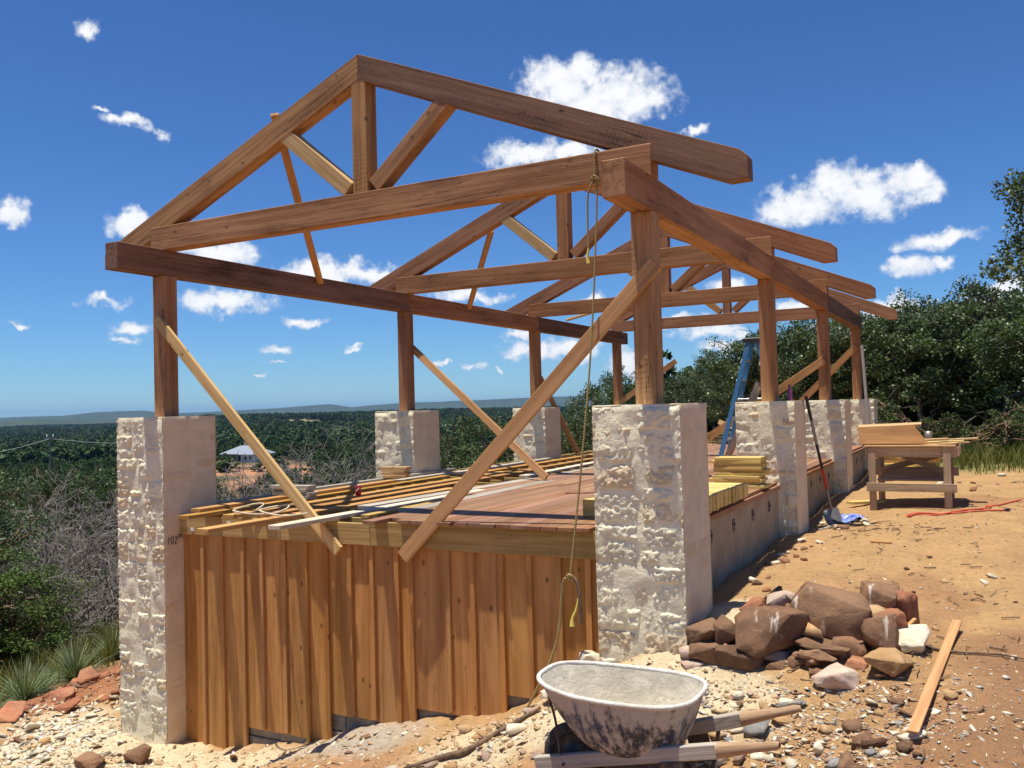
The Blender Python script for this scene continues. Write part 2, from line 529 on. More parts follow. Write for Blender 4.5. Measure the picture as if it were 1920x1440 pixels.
MORTAR = plain_mineral('white_mortar', (0.87, 0.80, 0.585), (0.79, 0.70, 0.48), 7, 30, 0.8)
MORTAR_SIDE = plain_mineral('smeared_mortar', (0.79, 0.65, 0.455), (0.69, 0.55, 0.37), 5, 22, 0.3)
CONCRETE = plain_mineral('rendered_concrete', (0.44, 0.355, 0.245), (0.34, 0.265, 0.18), 3.5, 26, 0.35, c3=(0.33, 0.24, 0.16, 1))
BLOCK = plain_mineral('grey_concrete_block', (0.33, 0.29, 0.225), (0.24, 0.205, 0.155), 9, 80, 0.8)


def rock_mat(name, c1, c2, c3, streak=0.0):
    m, t = new_mat(name)
    oi = t.n('ShaderNodeObjectInfo').outputs['Random']
    co = t.n('ShaderNodeTexCoord').outputs['Object']
    off = t.n('ShaderNodeVectorMath', {0: co, 1: t.n('ShaderNodeCombineXYZ', {0: t.math('MULTIPLY', oi, 31.0), 1: t.math('MULTIPLY', oi, 17.0)}).outputs[0]}, operation='ADD').outputs[0]
    n1 = t.noise(off, 6.0, 6, 0.65)
    n2 = t.noise(off, 22.0, 5, 0.65)
    c = t.mix(t.smooth(n1, 0.35, 0.65), c1, c2)
    c = t.mix(t.math('MULTIPLY', t.smooth(n2, 0.55, 0.72), 0.55), c, c3)
    rw = t.n('ShaderNodeTexWhiteNoise', {'W': t.math('MULTIPLY', oi, 71.3)}, noise_dimensions='1D').outputs[0]
    c = t.mix(t.math('MULTIPLY', t.math('MULTIPLY', rw, t.smooth(t.noise(off, 2.5, 4, .6), 0.35, 0.6)), 0.6), c, c3)
    if streak:
        s = t.noise(t.scale(off, (9, 3, 1.2)), 1.0, 4, 0.6)
        c = t.mix(t.math('MULTIPLY', t.smooth(s, 0.63, 0.70), streak), c, (0.62, 0.55, 0.47, 1))
    c = t.n('ShaderNodeHueSaturation', {'Hue': 0.5, 'Saturation': 1.0, 'Value': t.lin(oi, 0, 1, 0.75, 1.2), 'Fac': 1.0, 'Color': c}).outputs[0]
    finish(t, c, 0.88, t.math('ADD', n1, t.math('MULTIPLY', n2, .6)), 0.7, 0.018, 0.2)
    return m


ROCK_BROWN = rock_mat('red_brown_rock', (0.225, 0.118, 0.064), (0.135, 0.075, 0.046), (0.38, 0.225, 0.125), 0.75)
ROCK_RED = rock_mat('rust_red_rock', (0.40, 0.155, 0.075), (0.28, 0.11, 0.06), (0.46, 0.25, 0.14))
ROCK_WHITE = rock_mat('white_limestone_rock', (0.80, 0.73, 0.57), (0.70, 0.60, 0.43), (0.74, 0.62, 0.40))
ROCK_TAN = rock_mat('ochre_rock', (0.56, 0.34, 0.16), (0.46, 0.26, 0.11), (0.60, 0.46, 0.28))
ROCK_PINK = rock_mat('pinkish_rock', (0.42, 0.25, 0.18), (0.50, 0.36, 0.27), (0.58, 0.48, 0.38))
ROCK_GREY = rock_mat('grey_mortar_lump', (0.36, 0.34, 0.31), (0.28, 0.26, 0.235), (0.44, 0.41, 0.37))


def tint_mat(name, rough=0.95, sc=(3.0, 24.0, 120.0), bstr=0.8, bdist=0.02, contrast=0.5):
    """soil or gravel coloured by the sheet's own colour layer, broken up by noise"""
    m, t = new_mat(name)
    a = t.n('ShaderNodeVertexColor', layer_name='tint').outputs[0]
    g = t.n('ShaderNodeNewGeometry').outputs['Position']
    n1, n2, n3 = (t.noise(g, s, 5, 0.65) for s in sc)
    v = t.math('ADD', t.math('MULTIPLY', t.math('SUBTRACT', n1, 0.5), contrast), t.math('MULTIPLY', t.math('SUBTRACT', n2, 0.5), contrast * 1.2))
    v = t.math('ADD', v, t.math('MULTIPLY', t.math('SUBTRACT', n3, 0.5), contrast))
    c = t.mix(1.0, a, t.n('ShaderNodeCombineColor', {0: t.math('ADD', v, 1.0), 1: t.math('ADD', v, 1.0), 2: t.math('ADD', v, 1.0)}).outputs[0], 'MULTIPLY')
    return m, t, c, a, g, n1, n2, n3


GROUND, t, c, a_, g_, n1, n2, n3 = tint_mat('stony_soil', sc=(2.2, 17.0, 110.0), contrast=0.62)
vo = t.n('ShaderNodeTexVoronoi', {'Vector': g_, 'Scale': 34.0, 'Randomness': 1.0})
vs = t.n('ShaderNodeSeparateColor', {0: vo.outputs['Color']})
vo2 = t.n('ShaderNodeTexVoronoi', {'Vector': g_, 'Scale': 85.0, 'Randomness': 1.0})
vs2 = t.n('ShaderNodeSeparateColor', {0: vo2.outputs['Color']})
near = t.math('LESS_THAN', t.vmath('LENGTH', g_), 60.0)
chip = t.math('MULTIPLY', t.math('MULTIPLY', t.smooth(vo.outputs['Distance'], 0.34, 0.26), t.math('GREATER_THAN', vs.outputs[0], 0.93)), near)
chip2 = t.math('MULTIPLY', t.math('MULTIPLY', t.smooth(vo2.outputs['Distance'], 0.36, 0.24), t.math('GREATER_THAN', vs2.outputs[0], 0.88)), near)
chipc = t.mix(t.math('GREATER_THAN', vs.outputs[1], 0.5), (0.60, 0.47, 0.30, 1), (0.24, 0.11, 0.06, 1))
chipc2 = t.mix(t.math('GREATER_THAN', vs2.outputs[1], 0.55), (0.62, 0.50, 0.33, 1), (0.20, 0.10, 0.06, 1))
c = t.mix(t.math('MULTIPLY', chip2, 0.7), c, chipc2)
c = t.mix(t.math('MULTIPLY', chip, 0.8), c, chipc)
hgt = t.math('ADD', t.math('ADD', t.math('MULTIPLY', n2, 0.9), t.math('MULTIPLY', n3, 0.45)), t.math('MULTIPLY', t.math('ADD', chip, chip2), 0.35))
finish(t, c, 0.95, hgt, 0.9, 0.03, 0.1)

GRAVEL, t, c, a_, g_, n1, n2, n3 = tint_mat('gravel', sc=(9.0, 40.0, 160.0), contrast=0.35)
finish(t, c, 0.9, n2, 0.5, 0.01, 0.2)


def leaf_mat(name, c1, c2, gloss=0.4, trans=0.25):
    m, t = new_mat(name)
    ri = t.n('ShaderNodeNewGeometry').outputs['Random Per Island']
    oi = t.n('ShaderNodeObjectInfo').outputs['Random']
    c = t.mix(ri, c1, c2)
    c = t.n('ShaderNodeHueSaturation', {'Hue': t.lin(oi, 0, 1, 0.485, 0.51), 'Saturation': 1.0, 'Value': t.lin(oi, 0, 1, *((0.5, 1.5) if 'woodland' in name else (0.78, 1.18))), 'Fac': 1.0, 'Color': c}).outputs[0]
    p = t.n('ShaderNodeBsdfPrincipled', {'Base Color': c, 'Roughness': gloss, 'Specular IOR Level': 0.3 if gloss < .5 else 0.12})
    tr = t.n('ShaderNodeBsdfTranslucent', {'Color': t.mix(1.0, c, (1.0, 1.15, 0.5, 1), 'MULTIPLY')})
    mx = t.n('ShaderNodeMixShader', {0: trans, 1: p.outputs[0], 2: tr.outputs[0]})
    t.n('ShaderNodeOutputMaterial', {'Surface': mx.outputs[0]})
    return m


LEAF_OAK = leaf_mat('live_oak_leaf', (0.048, 0.074, 0.026), (0.135, 0.172, 0.072), 0.40, 0.18)
LEAF_JUN = leaf_mat('juniper_spray', (0.045, 0.075, 0.016), (0.105, 0.145, 0.035), 0.6, 0.2)
LEAF_BUSH = leaf_mat('shrub_leaf', (0.055, 0.075, 0.028), (0.11, 0.135, 0.055), 0.5, 0.2)
LEAF_FAR = leaf_mat('woodland_leaf', (0.030, 0.058, 0.018), (0.070, 0.108, 0.034), 0.6, 0.12)
LEAF_SOTOL = leaf_mat('sotol_blade', (0.13, 0.18, 0.085), (0.24, 0.30, 0.15), 0.45, 0.15)
GRASS_GOLD = leaf_mat('dry_grass', (0.26, 0.21, 0.065), (0.17, 0.165, 0.045), 0.7, 0.3)
GRASS_GREEN = leaf_mat('green_grass', (0.12, 0.145, 0.038), (0.24, 0.22, 0.07), 0.7, 0.3)


def bark(name, c1, c2):
    m, t = new_mat(name)
    co = t.n('ShaderNodeTexCoord').outputs['Object']
    n = t.noise(t.scale(co, (9, 9, 2.5)), 2.0, 5, 0.65)
    finish(t, t.mix(t.smooth(n, 0.35, 0.65), c1, c2), 0.9, n, 0.7, 0.03, 0.15)
    return m


BARK = bark('dark_oak_bark', (0.065, 0.052, 0.042), (0.14, 0.12, 0.10))
TWIG = bark('dead_grey_wood', (0.30, 0.27, 0.24), (0.17, 0.15, 0.13))
TWIG_BROWN = bark('brown_twig', (0.25, 0.16, 0.10), (0.13, 0.085, 0.055))


def flat(name, c, rough=0.5, metal=0.0, spec=0.4, dirt=None, dsc=20.0, damt=0.5):
    m, t = new_mat(name)
    col = (*c, 1)
    bump = None
    if dirt:
        g = t.n('ShaderNodeTexCoord').outputs['Object']
        n = t.noise(g, dsc, 6, 0.65)
        col = t.mix(t.math('MULTIPLY', t.smooth(n, 0.42, 0.66), damt), col, (*dirt, 1))
        bump = n
    finish(t, col, rough, bump, 0.25, 0.004, spec, metal)
    return m


LADDER_BLUE = flat('blue_fibreglass', (0.035, 0.17, 0.36), 0.45, dirt=(0.16, 0.26, 0.36), damt=0.4)
INK2 = None
BLACK = flat('black_plastic', (0.02, 0.02, 0.022), 0.5, dirt=(0.10, 0.09, 0.08), damt=0.3)
ALU = flat('aluminium', (0.62, 0.62, 0.60), 0.35, 0.9)
STEEL = flat('worn_steel', (0.27, 0.25, 0.225), 0.5, 0.6, dirt=(0.24, 0.15, 0.10), damt=0.5)
DARKSTEEL = flat('dark_steel', (0.055, 0.05, 0.048), 0.55, 0.4, dirt=(0.22, 0.17, 0.13), damt=0.5)
RUBBER = flat('dusty_tyre_rubber', (0.022, 0.022, 0.022), 0.8, dirt=(0.16, 0.13, 0.10), damt=0.45)
RED = flat('red_paint', (0.50, 0.035, 0.025), 0.35, dirt=(0.30, 0.08, 0.05), damt=0.25)
CANRED = flat('red_can', (0.42, 0.02, 0.022), 0.3, 0.3)
WHITE = flat('white_paint', (0.78, 0.77, 0.74), 0.5, dirt=(0.55, 0.50, 0.42), damt=0.4)
CORD_TAN = flat('tan_cord', (0.60, 0.50, 0.34), 0.8)
CORD_RED = flat('red_extension_cord', (0.55, 0.085, 0.04), 0.6)
BLUE_TARP = flat('blue_plastic_sheet', (0.09, 0.16, 0.55), 0.25, dirt=(0.6, 0.65, 0.75), damt=0.6, dsc=30)
PURPLE = flat('purple_bottle', (0.22, 0.05, 0.14), 0.3)
INK = flat('pencil_mark', (0.06, 0.05, 0.045), 0.9)
GREYPOLE = flat('grey_pole', (0.34, 0.31, 0.28), 0.7, dirt=(0.22, 0.18, 0.14), damt=0.5)

m_, t = new_mat('twisted_rope')
co = t.n('ShaderNodeNewGeometry').outputs['Position']
wv = t.n('ShaderNodeTexWave', {'Vector': t.scale(co, (1, 1, 1)), 'Scale': 26.0, 'Distortion': 1.0}, bands_direction='DIAGONAL').outputs[1]
finish(t, t.mix(t.smooth(wv, 0.35, 0.65), (0.13, 0.095, 0.045, 1), (0.55, 0.42, 0.16, 1)), 0.85, wv, 0.6, 0.004, 0.2)
ROPE = m_
ROPE_YELLOW = flat('yellow_rope', (0.72, 0.58, 0.12), 0.7)

# the barrow's tray: dark blue-black enamel, streaked and crusted with dried mortar
m_, t = new_mat('mortar_crusted_tray')
co = t.n('ShaderNodeTexCoord').outputs['Object']
n1 = t.noise(t.scale(co, (13, 13, 1.6)), 1.6, 6, 0.7)
n2 = t.noise(co, 34.0, 5, 0.65)
n3 = t.noise(co, 4.0, 4, 0.6)
z = t.n('ShaderNodeSeparateXYZ', {0: co}).outputs[2]
k = t.math('ADD', t.math('ADD', n1, t.math('MULTIPLY', n2, 0.35)), t.math('MULTIPLY', t.smooth(z, 0.47, 0.60), 0.16))
crust = t.smooth(k, 0.58, 0.80)
c = t.mix(t.smooth(n3, 0.45, 0.65), (0.055, 0.056, 0.062, 1), (0.075, 0.095, 0.135, 1))
c = t.mix(t.math('MULTIPLY', crust, 0.9), c, t.mix(n2, (0.40, 0.355, 0.29, 1), (0.62, 0.565, 0.47, 1)))
finish(t, c, 0.75, t.math('ADD', t.math('MULTIPLY', crust, .5), n2), 0.6, 0.006, 0.3)
TRAY_OUT = m_
TRAY_IN = plain_mineral('dried_mortar_lining', (0.62, 0.555, 0.44), (0.46, 0.41, 0.32), 8, 34, 0.9, c3=(0.74, 0.67, 0.53, 1))
TRAY_RIM = plain_mineral('mortar_white_rim', (0.78, 0.73, 0.64), (0.56, 0.51, 0.43), 10, 45, 0.9)
HANDLE_DUSTY = wood('mortar_dusted_handle', (0.50, 0.44, 0.36), (0.36, 0.29, 0.21), 1.2, 0.0, 0.3, var=0.05, grey=0.4)

# ------------------------------------------------------------------ terrain
CP = np.array([
    (-5.4, -.4, -3.28), (-5.78, -.4, -3.29), (-5.0, -.3, -3.28), (-4.2, -.25, -3.27), (-3.4, -.25, -3.13), (-2.8, -.25, -2.86), (-2.2, -.25, -2.72),
    (-1.3, -.25, -2.56), (-.9, -.2, -2.32), (-.5, -.2, -2.02), (0, -.42, -1.87), (.35, -.42, -1.87), (.6, -.52, -1.89), (1.2, -.55, -1.87), (1.75, -.4, -1.76),
    (.5, .02, -1.62), (1.2, .1, -1.60), (.6, 1, -1.56), (1.5, 1, -1.60), (2.4, -1.5, -1.88), (2.07, .67, -1.70), (1.9, -1.4, -1.92), (.3, -1.8, -2.21),
    (1.3, -1.6, -2.11), (-.2, -1.9, -2.33), (-1, -1.4, -2.55), (-2, -1.7, -2.86), (-3.5, -1.6, -3.12), (-5.3, -1.6, -3.28), (-6.5, -1.2, -3.42), (-6.6, .6, -3.36),
    (-7.6, -.3, -3.44), (-8.2, 1.5, -3.45), (-7.4, 2.6, -3.45), (-9.3, 1.0, -3.82), (-9.7, 1.9, -3.82), (-9.95, 2.7, -3.82), (-9.0, -1.6, -4.0), (-7, -4, -3.9), (-12, 0, -4.6),
    (-12, 4.5, -4.2), (-12, 8, -4.5), (-9, 6, -3.9), (-9.5, 13, -4.4), (-16.2, 7.4, -5.0), (-16.4, 5, -5.1), (-20, 9, -6.3), (-14, 14, -5.6), (-10, -6, -5.0), (-17, -2, -6.2),
    (.5, 2, -1.56), (.5, 4.1, -1.55), (.5, 6, -1.52), (1, 6.3, -1.51), (2.8, 8.5, -1.50), (.4, 9, -1.48), (3, 12.6, -1.47), (6, 14, -1.40), (1, 20, -1.35),
    (5, 5, -1.58), (6, -2, -1.72), (2.3, -6.6, -1.72), (6, -8, -1.75), (-3, -7, -3.0), (0, -4.5, -2.2), (3.5, -3.5, -1.78),
    (-2.7, 1, -2.75), (-2.7, 4, -2.6), (-2.7, 9, -2.4), (-2.7, 13, -2.2), (0, 8, -1.55), (0, 13.5, -1.48), (-5.4, 4.4, -3.3), (-5.4, 9, -3.2), (-5.4, 13.3, -3.0),
    (-5.6, 17, -3.4), (-2, 17, -1.9), (10, 10, -1.4), (10, 22, -1.35), (4, 28, -1.4), (-4, 24, -2.2), (-9, 20, -5), (10, 0, -1.7), (14, -10, -1.8), (0, -14, -2.4), (-8, -14, -5)], float)
_d = np.linalg.norm(CP[:, None, :2] - CP[None, :, :2], axis=2)
_A = np.zeros((len(CP) + 3, len(CP) + 3))
_A[:len(CP), :len(CP)] = _d
_A[:len(CP), len(CP):] = np.hstack([np.ones((len(CP), 1)), CP[:, :2]])
_A[len(CP):, :len(CP)] = _A[:len(CP), len(CP):].T
_W = np.linalg.solve(_A, np.hstack([CP[:, 2], np.zeros(3)]))
VAL_D = [0, 10, 20, 40, 100, 200, 300, 380, 500, 800, 1200, 1700, 2300, 4000, 16000]
VAL_Z = [-3, -3.6, -5.6, -8.6, -13.5, -16.0, -16.0, -17.5, -22, -23, -17, -5.5, -14, -26, -30]
FLA_Z = [-3, -3.6, -5.6, -8.6, -13.5, -17.0, -19.5, -21, -23, -26, -27, -27, -26, -26, -30]
PLA_Z = [-1.6, -1.6, -1.4, -1.4, -3, -9, -14, -16, -20, -23, -20, -14, -16, -26, -30]


def az_of(x, y):
    return np.degrees(np.arctan2(x - CAM.x, y - CAM.y))


def far_h(x, y):
    d = np.hypot(x - CAM.x, y - CAM.y)
    az = az_of(x, y)
    wv = sstep(az, -17, -27) * sstep(az, -135, -115)
    wr = sstep(az, -54, -47)
    val = np.interp(d, VAL_D, VAL_Z) * wr + np.interp(d, VAL_D, FLA_Z) * (1 - wr)
    z = val * wv + np.interp(d, VAL_D, PLA_Z) * (1 - wv)
    z = z + sstep(d, 60, 400) * 4.0 * fbm(np.stack([x / 260, y / 260, 0 * x], -1), 3, 5)
    return z


def ground_h(x, y):
    x, y = np.asarray(x, float), np.asarray(y, float)
    shp = x.shape
    x, y = x.ravel(), y.ravel()
    out = far_h(x, y)
    m = np.hypot(x + 1, y - 3) < 34
    if m.any():
        q = np.stack([x[m], y[m]], 1)
        dd = np.linalg.norm(q[:, None, :] - CP[None, :, :2], axis=2)
        z = dd @ _W[:len(CP)] + _W[len(CP)] + q @ _W[len(CP) + 1:]
        b = sstep(np.hypot(q[:, 0] + 1, q[:, 1] - 3), 13, 30)
        out[m] = z * (1 - b) + out[m] * b
    return out.reshape(shp)


def soil_noise(x, y):
    p = np.stack([x, y, 0 * x], -1)
    r = np.hypot(x, y - 2)
    near = 1 - sstep(r, 14, 40)
    rough = 0.018 + 0.03 * sstep(-x, -1.0, 4.0) + 0.02 * sstep(-y, -0.5, 1.5)
    n = fbm(p * 1.3, 3, 21) * 0.05 + fbm(p * 5.5, 3, 31) * rough
    n = n + sstep(x, .8, 1.6) * sstep(y, 9, 5) * (fbm(np.stack([x * 3.2 + .4 * y, y * .5, 0 * x], -1), 3, 35) * .035 + np.abs(fbm(p * 3.1, 2, 37)) * .03)
    # trodden flat where the long plank lies
    f = np.clip(((x - 2.075) * -.19 + (y - .57) * -1.84) / (.19 ** 2 + 1.84 ** 2), 0, 1)
    dp = np.hypot(x - (2.075 - .19 * f), y - (.57 - 1.84 * f))
    n = n * (1 - .95 * np.exp(-(dp / .22) ** 2))
    return near * n + sstep(r, 14, 50) * fbm(p * 0.15, 3, 41) * 0.5


def gh(x, y):
    x, y = np.asarray(x, float), np.asarray(y, float)
    return ground_h(x, y) + soil_noise(x, y)


NA = 640
rr = [0.15]
while rr[-1] < 11.5: rr.append(rr[-1] + 0.07)
while rr[-1] < 15500: rr.append(rr[-1] * 1.032)
rr = np.array(rr)
th = np.linspace(0, 2 * np.pi, NA, endpoint=False)
GX = 0.2 + rr[:, None] * np.cos(th)[None]
GY = -0.8 + rr[:, None] * np.sin(th)[None]
GZ = gh(GX, GY)


def soil_color(x, y):
    p = np.stack([x, y, 0 * x], -1)
    n = fbm(p * 0.9, 4, 51)
    n2 = fbm(p * 2.7, 4, 61)
    sand = np.array((0.445, 0.270, 0.122))
    dust = np.array((0.66, 0.545, 0.35))
    red = np.array((0.34, 0.145, 0.070))
    brown = np.array((0.285, 0.152, 0.078))
    C = np.broadcast_to(sand, x.shape + (3,)).copy()
    def mixin(w, col):
        w = np.clip(w, 0, 1)[..., None]
        C[:] = C * (1 - w) + col * w
    mixin(sstep(n2, .05, .6) * .5, np.array((0.44, 0.255, 0.125)))
    # dark trampled earth at the plank side
    mixin(sstep(x - 0.35 * y + n * 1.2, 1.5, 2.6) * sstep(-y + n, -1.6, -0.2) * 0.9, brown)
    mixin(sstep(x - 0.15 * y + n * 1.5, 2.6, 4.0) * 0.55, np.array((0.385, 0.205, 0.10)))
    mixin(sstep(fbm(np.stack([x * 1.9 + .3 * y, y * .8, 0 * x], -1), 4, 57), .0, .45) * sstep(x, .6, 1.4) * sstep(y, 12, 9) * .6, np.array((0.32, 0.165, 0.082)))
    # front strip: reddish, with pale limestone dust by the pillars
    mixin(sstep(-y + n * 1.2, 0.7, 1.6) * sstep(-x, -1.4, -0.2) * .75, np.array((0.38, 0.195, 0.105)))
    mixin(sstep(n2 + .5 * n, .08, .35) * sstep(-y, .5, 1.2) * sstep(-x, -1.6, -.4) * .8, np.array((0.31, 0.15, 0.085)))
    for cx, cy, s in ((-5.6, -.7, 1.5), (-6.8, -.6, 1.3), (.2, -.75, 1.1), (-1.0, -.9, 1.0), (.9, .3, .9), (-4.2, -.7, 1.2)):
        mixin(sstep(1.0 - np.hypot(x - cx, (y - cy) * 1.5) / s + n2 * .45, 0.0, 0.55) * .85, dust)
    mixin(sstep(.7 - np.hypot(x + 2.6, (y + .45) * 1.8) / 1.4 + n2 * .4, 0, .5) * .8, np.array((.42, .37, .30)))   # grey mortar spill
    # red spoil on the left crest
    w = sstep(-x + n * .8, 7.0, 8.0) * sstep(x, -10.3, -9.2)
    mixin(w, red)
    mixin(sstep(-x + 0.25 * n2, 9.2, 10.4) + 0 * w, np.array((0.17, 0.135, 0.065)))
    # behind: grass floor
    mixin(sstep(y + n, 12.2, 13.6) * sstep(x, -1.0, 1.0), np.array((0.20, 0.185, 0.07)))
    r = np.hypot(x, y)
    mixin(sstep(r, 24, 40), np.array((0.085, 0.080, 0.040)))
    d = np.hypot(x - CAM.x, y - CAM.y)
    az = az_of(x, y)
    big = fbm(p / 30, 3, 71)
    mixin(sstep(az, -50.5, -47.5) * sstep(az, -39, -42) * sstep(d, 60, 120) * sstep(d, 300, 262) * sstep(big, -.35, .15), np.array((0.40, 0.20, 0.11)))
    mixin(sstep(fbm(p / 150, 3, 81), .12, .4) * sstep(d, 150, 300) * sstep(d, 2600, 1500) * .8, np.array((0.26, 0.215, 0.10)))
    return C


V = np.stack([GX, GY, GZ], -1).reshape(-1, 3)
i, j = np.meshgrid(np.arange(len(rr) - 1), np.arange(NA), indexing='ij')
a = i * NA + j
b = i * NA + (j + 1) % NA
F = np.stack([a, a + NA, b + NA, b], -1).reshape(-1, 4)
cen = np.array([[0.2, -0.8, gh(np.array(0.2), np.array(-0.8))]])
V = np.vstack([V, cen])
me = np_mesh('ground', V, F, True)
bm = bmesh.new()
bm.from_mesh(me)
bm.verts.ensure_lookup_table()
for k in range(NA):
    bm.faces.new((bm.verts[len(V) - 1], bm.verts[k], bm.verts[(k + 1) % NA])).smooth = True
bm.to_mesh(me)
bm.free()
set_color(me, np.vstack([soil_color(GX, GY).reshape(-1, 3), [[.5, .34, .18]]]))
ground = obj('ground', me, GROUND, kind='structure')
tag(ground, 'sandy building ground sloping into the wooded valley')

# distant hill ranges: rounded mounds standing on the plain
HILL = plain_mineral('wooded_hill', (0.040, 0.060, 0.024), (0.070, 0.090, 0.038), 0.012, 0.03, 0.8)


def hills(dist, prof, depth, name):
    az0, az1 = -100, 30
    n = 420
    az = np.linspace(az0, az1, n)
    top = np.interp(az, [p[0] for p in prof], [p[1] for p in prof])
    top = top + dist * 0.00055 * fbm(np.stack([az * 0.7, 0 * az, 0 * az], -1), 5, 91)
    ks = np.linspace(-1, 1, 15)
    Vh = []
    for k in ks:
        d = dist + depth * k + 0.12 * depth * fbm(np.stack([az * 0.4, 0 * az + k, 0 * az], -1), 3, 95)
        h = -34 + (top + 34) * np.cos(k * math.pi / 2) ** 1.3
        Vh.append(np.stack([CAM.x + d * np.sin(np.radians(az)), CAM.y + d * np.cos(np.radians(az)), h], -1))
    Vh = np.array(Vh).reshape(-1, 3)
    ii, jj = np.meshgrid(np.arange(len(ks) - 1), np.arange(n - 1), indexing='ij')
    q = ii * n + jj
    Fh = np.stack([q, q + 1, q + 1 + n, q + n], -1).reshape(-1, 4)
    o = obj(name, np_mesh(name, Vh, Fh, True), HILL, kind='structure')
    return o


# (azimuth, crest height in m)
h1 = hills(5200, [(-100, -12), (-60, -10), (-57, 4), (-55, 8), (-53.5, -4), (-50, -14), (-47, -12), (-44, -4), (-41, 8), (-38, -6), (-30, -10), (-20, -14), (30, -14)], 900, 'hills')
tag(h1, 'low blue-green wooded hills beyond the valley')
h2 = hills(9000, [(-100, 15), (-60, 18), (-57.5, 38), (-55, 40), (-53.2, 66), (-50.5, 68), (-49.6, 42), (-47, 44), (-44, 55), (-41, 82), (-39.5, 88), (-38.2, 55), (-37, 70), (-34, 86), (-31, 94), (-28, 102), (-24, 112), (-18, 112), (30, 90)], 1300, 'hills')
tag(h2, 'long hazy blue ridge along the horizon')

# ------------------------------------------------------------------ the pavilion
W_, D_ = 5.399, 4.45
YS = [0.0, 4.48, 8.905, 13.35]
ZD = -0.958                                # top of the decking
PAV = empty('timber_pavilion', (-2.7, 0, -1.9), label='unfinished open timber pavilion on white stone pillars with a half-laid deck', cat='pavilion')


def pillar(cx, cy, base, seed, fine, label):
    """a limestone pier: mortar body with the stones of each face set into it"""
    H = 0.35
    root = empty('stone_pillar', (cx, cy, base), PAV, label=label)
    pr = np.random.default_rng(seed)
    bottom = base - 0.35
    # mortar body: four gridded faces and the cap, slightly wavy
    parts = []
    for face in range(4):
        nu, nv = 25, max(30, int((0 - bottom) / 0.028))
        u, v = np.meshgrid(np.linspace(-H, H, nu), np.linspace(bottom, 0, nv))
        soft = face in (0, 2)
        d = fbm(np.stack([u * 7 + face * 7.7 + seed, v * 7, 0 * u], -1), 4, seed) * (0.020 if soft else 0.003)
        ed = np.minimum(H - np.abs(u), 0 - v)
        d = d - 0.010 * np.exp(-ed / 0.012)
        parts.append((face, u, v, d))
    Vm, Fm, o = [], [], 0
    for face, u, v, d in parts:
        P = face_point(face, u, v, H + d, cx, cy)
        nv, nu = u.shape
        a = (np.arange(nv - 1)[:, None] * nu + np.arange(nu - 1)[None]).ravel() + o
        Vm.append(P.reshape(-1, 3))
        Fm.append(np.stack([a, a + 1, a + 1 + nu, a + nu], -1))
        o += nu * nv
    x, y = np.meshgrid(np.linspace(-H + .008, H - .008, 20), np.linspace(-H + .008, H - .008, 20))
    zt = -0.006 + 0.006 * fbm(np.stack([x * 8 + cx, y * 8 + cy, 0 * x], -1), 3, seed)
    a = (np.arange(19)[:, None] * 20 + np.arange(19)[None]).ravel() + o
    Vm.append(np.stack([x + cx, y + cy, zt], -1).reshape(-1, 3))
    Fm.append(np.stack([a, a + 1, a + 21, a + 20], -1))
    Vm = np.vstack(Vm) - np.array([cx, cy, base])
    body = np_mesh('mortar', Vm, np.vstack(Fm), True)
    body.materials.append(MORTAR)
    body.materials.append(MORTAR_SIDE)
    nf = [len(f) for f in Fm]
    mi = np.concatenate([np.full(nf[0], 0), np.full(nf[1], 1), np.full(nf[2], 0), np.full(nf[3], 1), np.full(nf[4], 0)]).astype(np.int32)
    body.polygons.foreach_set('material_index', mi)
    obj('mortar', body, None, root, (cx, cy, base))
    # stones
    for face in range(4):
        rough = face in (0, 2)
        cells = []
        def split(u0, u1, v0, v1):
            wd, ht = u1 - u0, v1 - v0
            big_u, big_v = (0.36, 0.25) if rough else (0.5, 0.24)
            if wd < big_u and ht < big_v and pr.random() < 0.75 or (wd < .2 and ht < .16):
                cells.append((u0, u1, v0, v1))
                return
            if ht / big_v > wd / big_u:
                c = v0 + ht * pr.uniform(.36, .64)
                split(u0, u1, v0, c)
                split(u0, u1, c, v1)
            else:
                c = u0 + wd * pr.uniform(.34, .66)
                split(u0, c, v0, v1)
                split(c, u1, v0, v1)
        split(-H + .006, H - .006, bottom + .02, -.012)
        for (u0, u1, v0, v1) in cells:
            stone(root, face, u0, u1, v0, v1, rough, cx, cy, base, pr, fine, v0 < base + .05)
    return root


def face_point(face, u, v, d, cx, cy):
    """face 0 looks to -Y, 1 to +X, 2 to +Y, 3 to -X"""
    if face == 0: return np.stack([cx + u, cy - d, v], -1)
    if face == 1: return np.stack([cx + d, cy + u, v], -1)
    if face == 2: return np.stack([cx - u, cy + d, v], -1)
    return np.stack([cx - d, cy - u, v], -1)


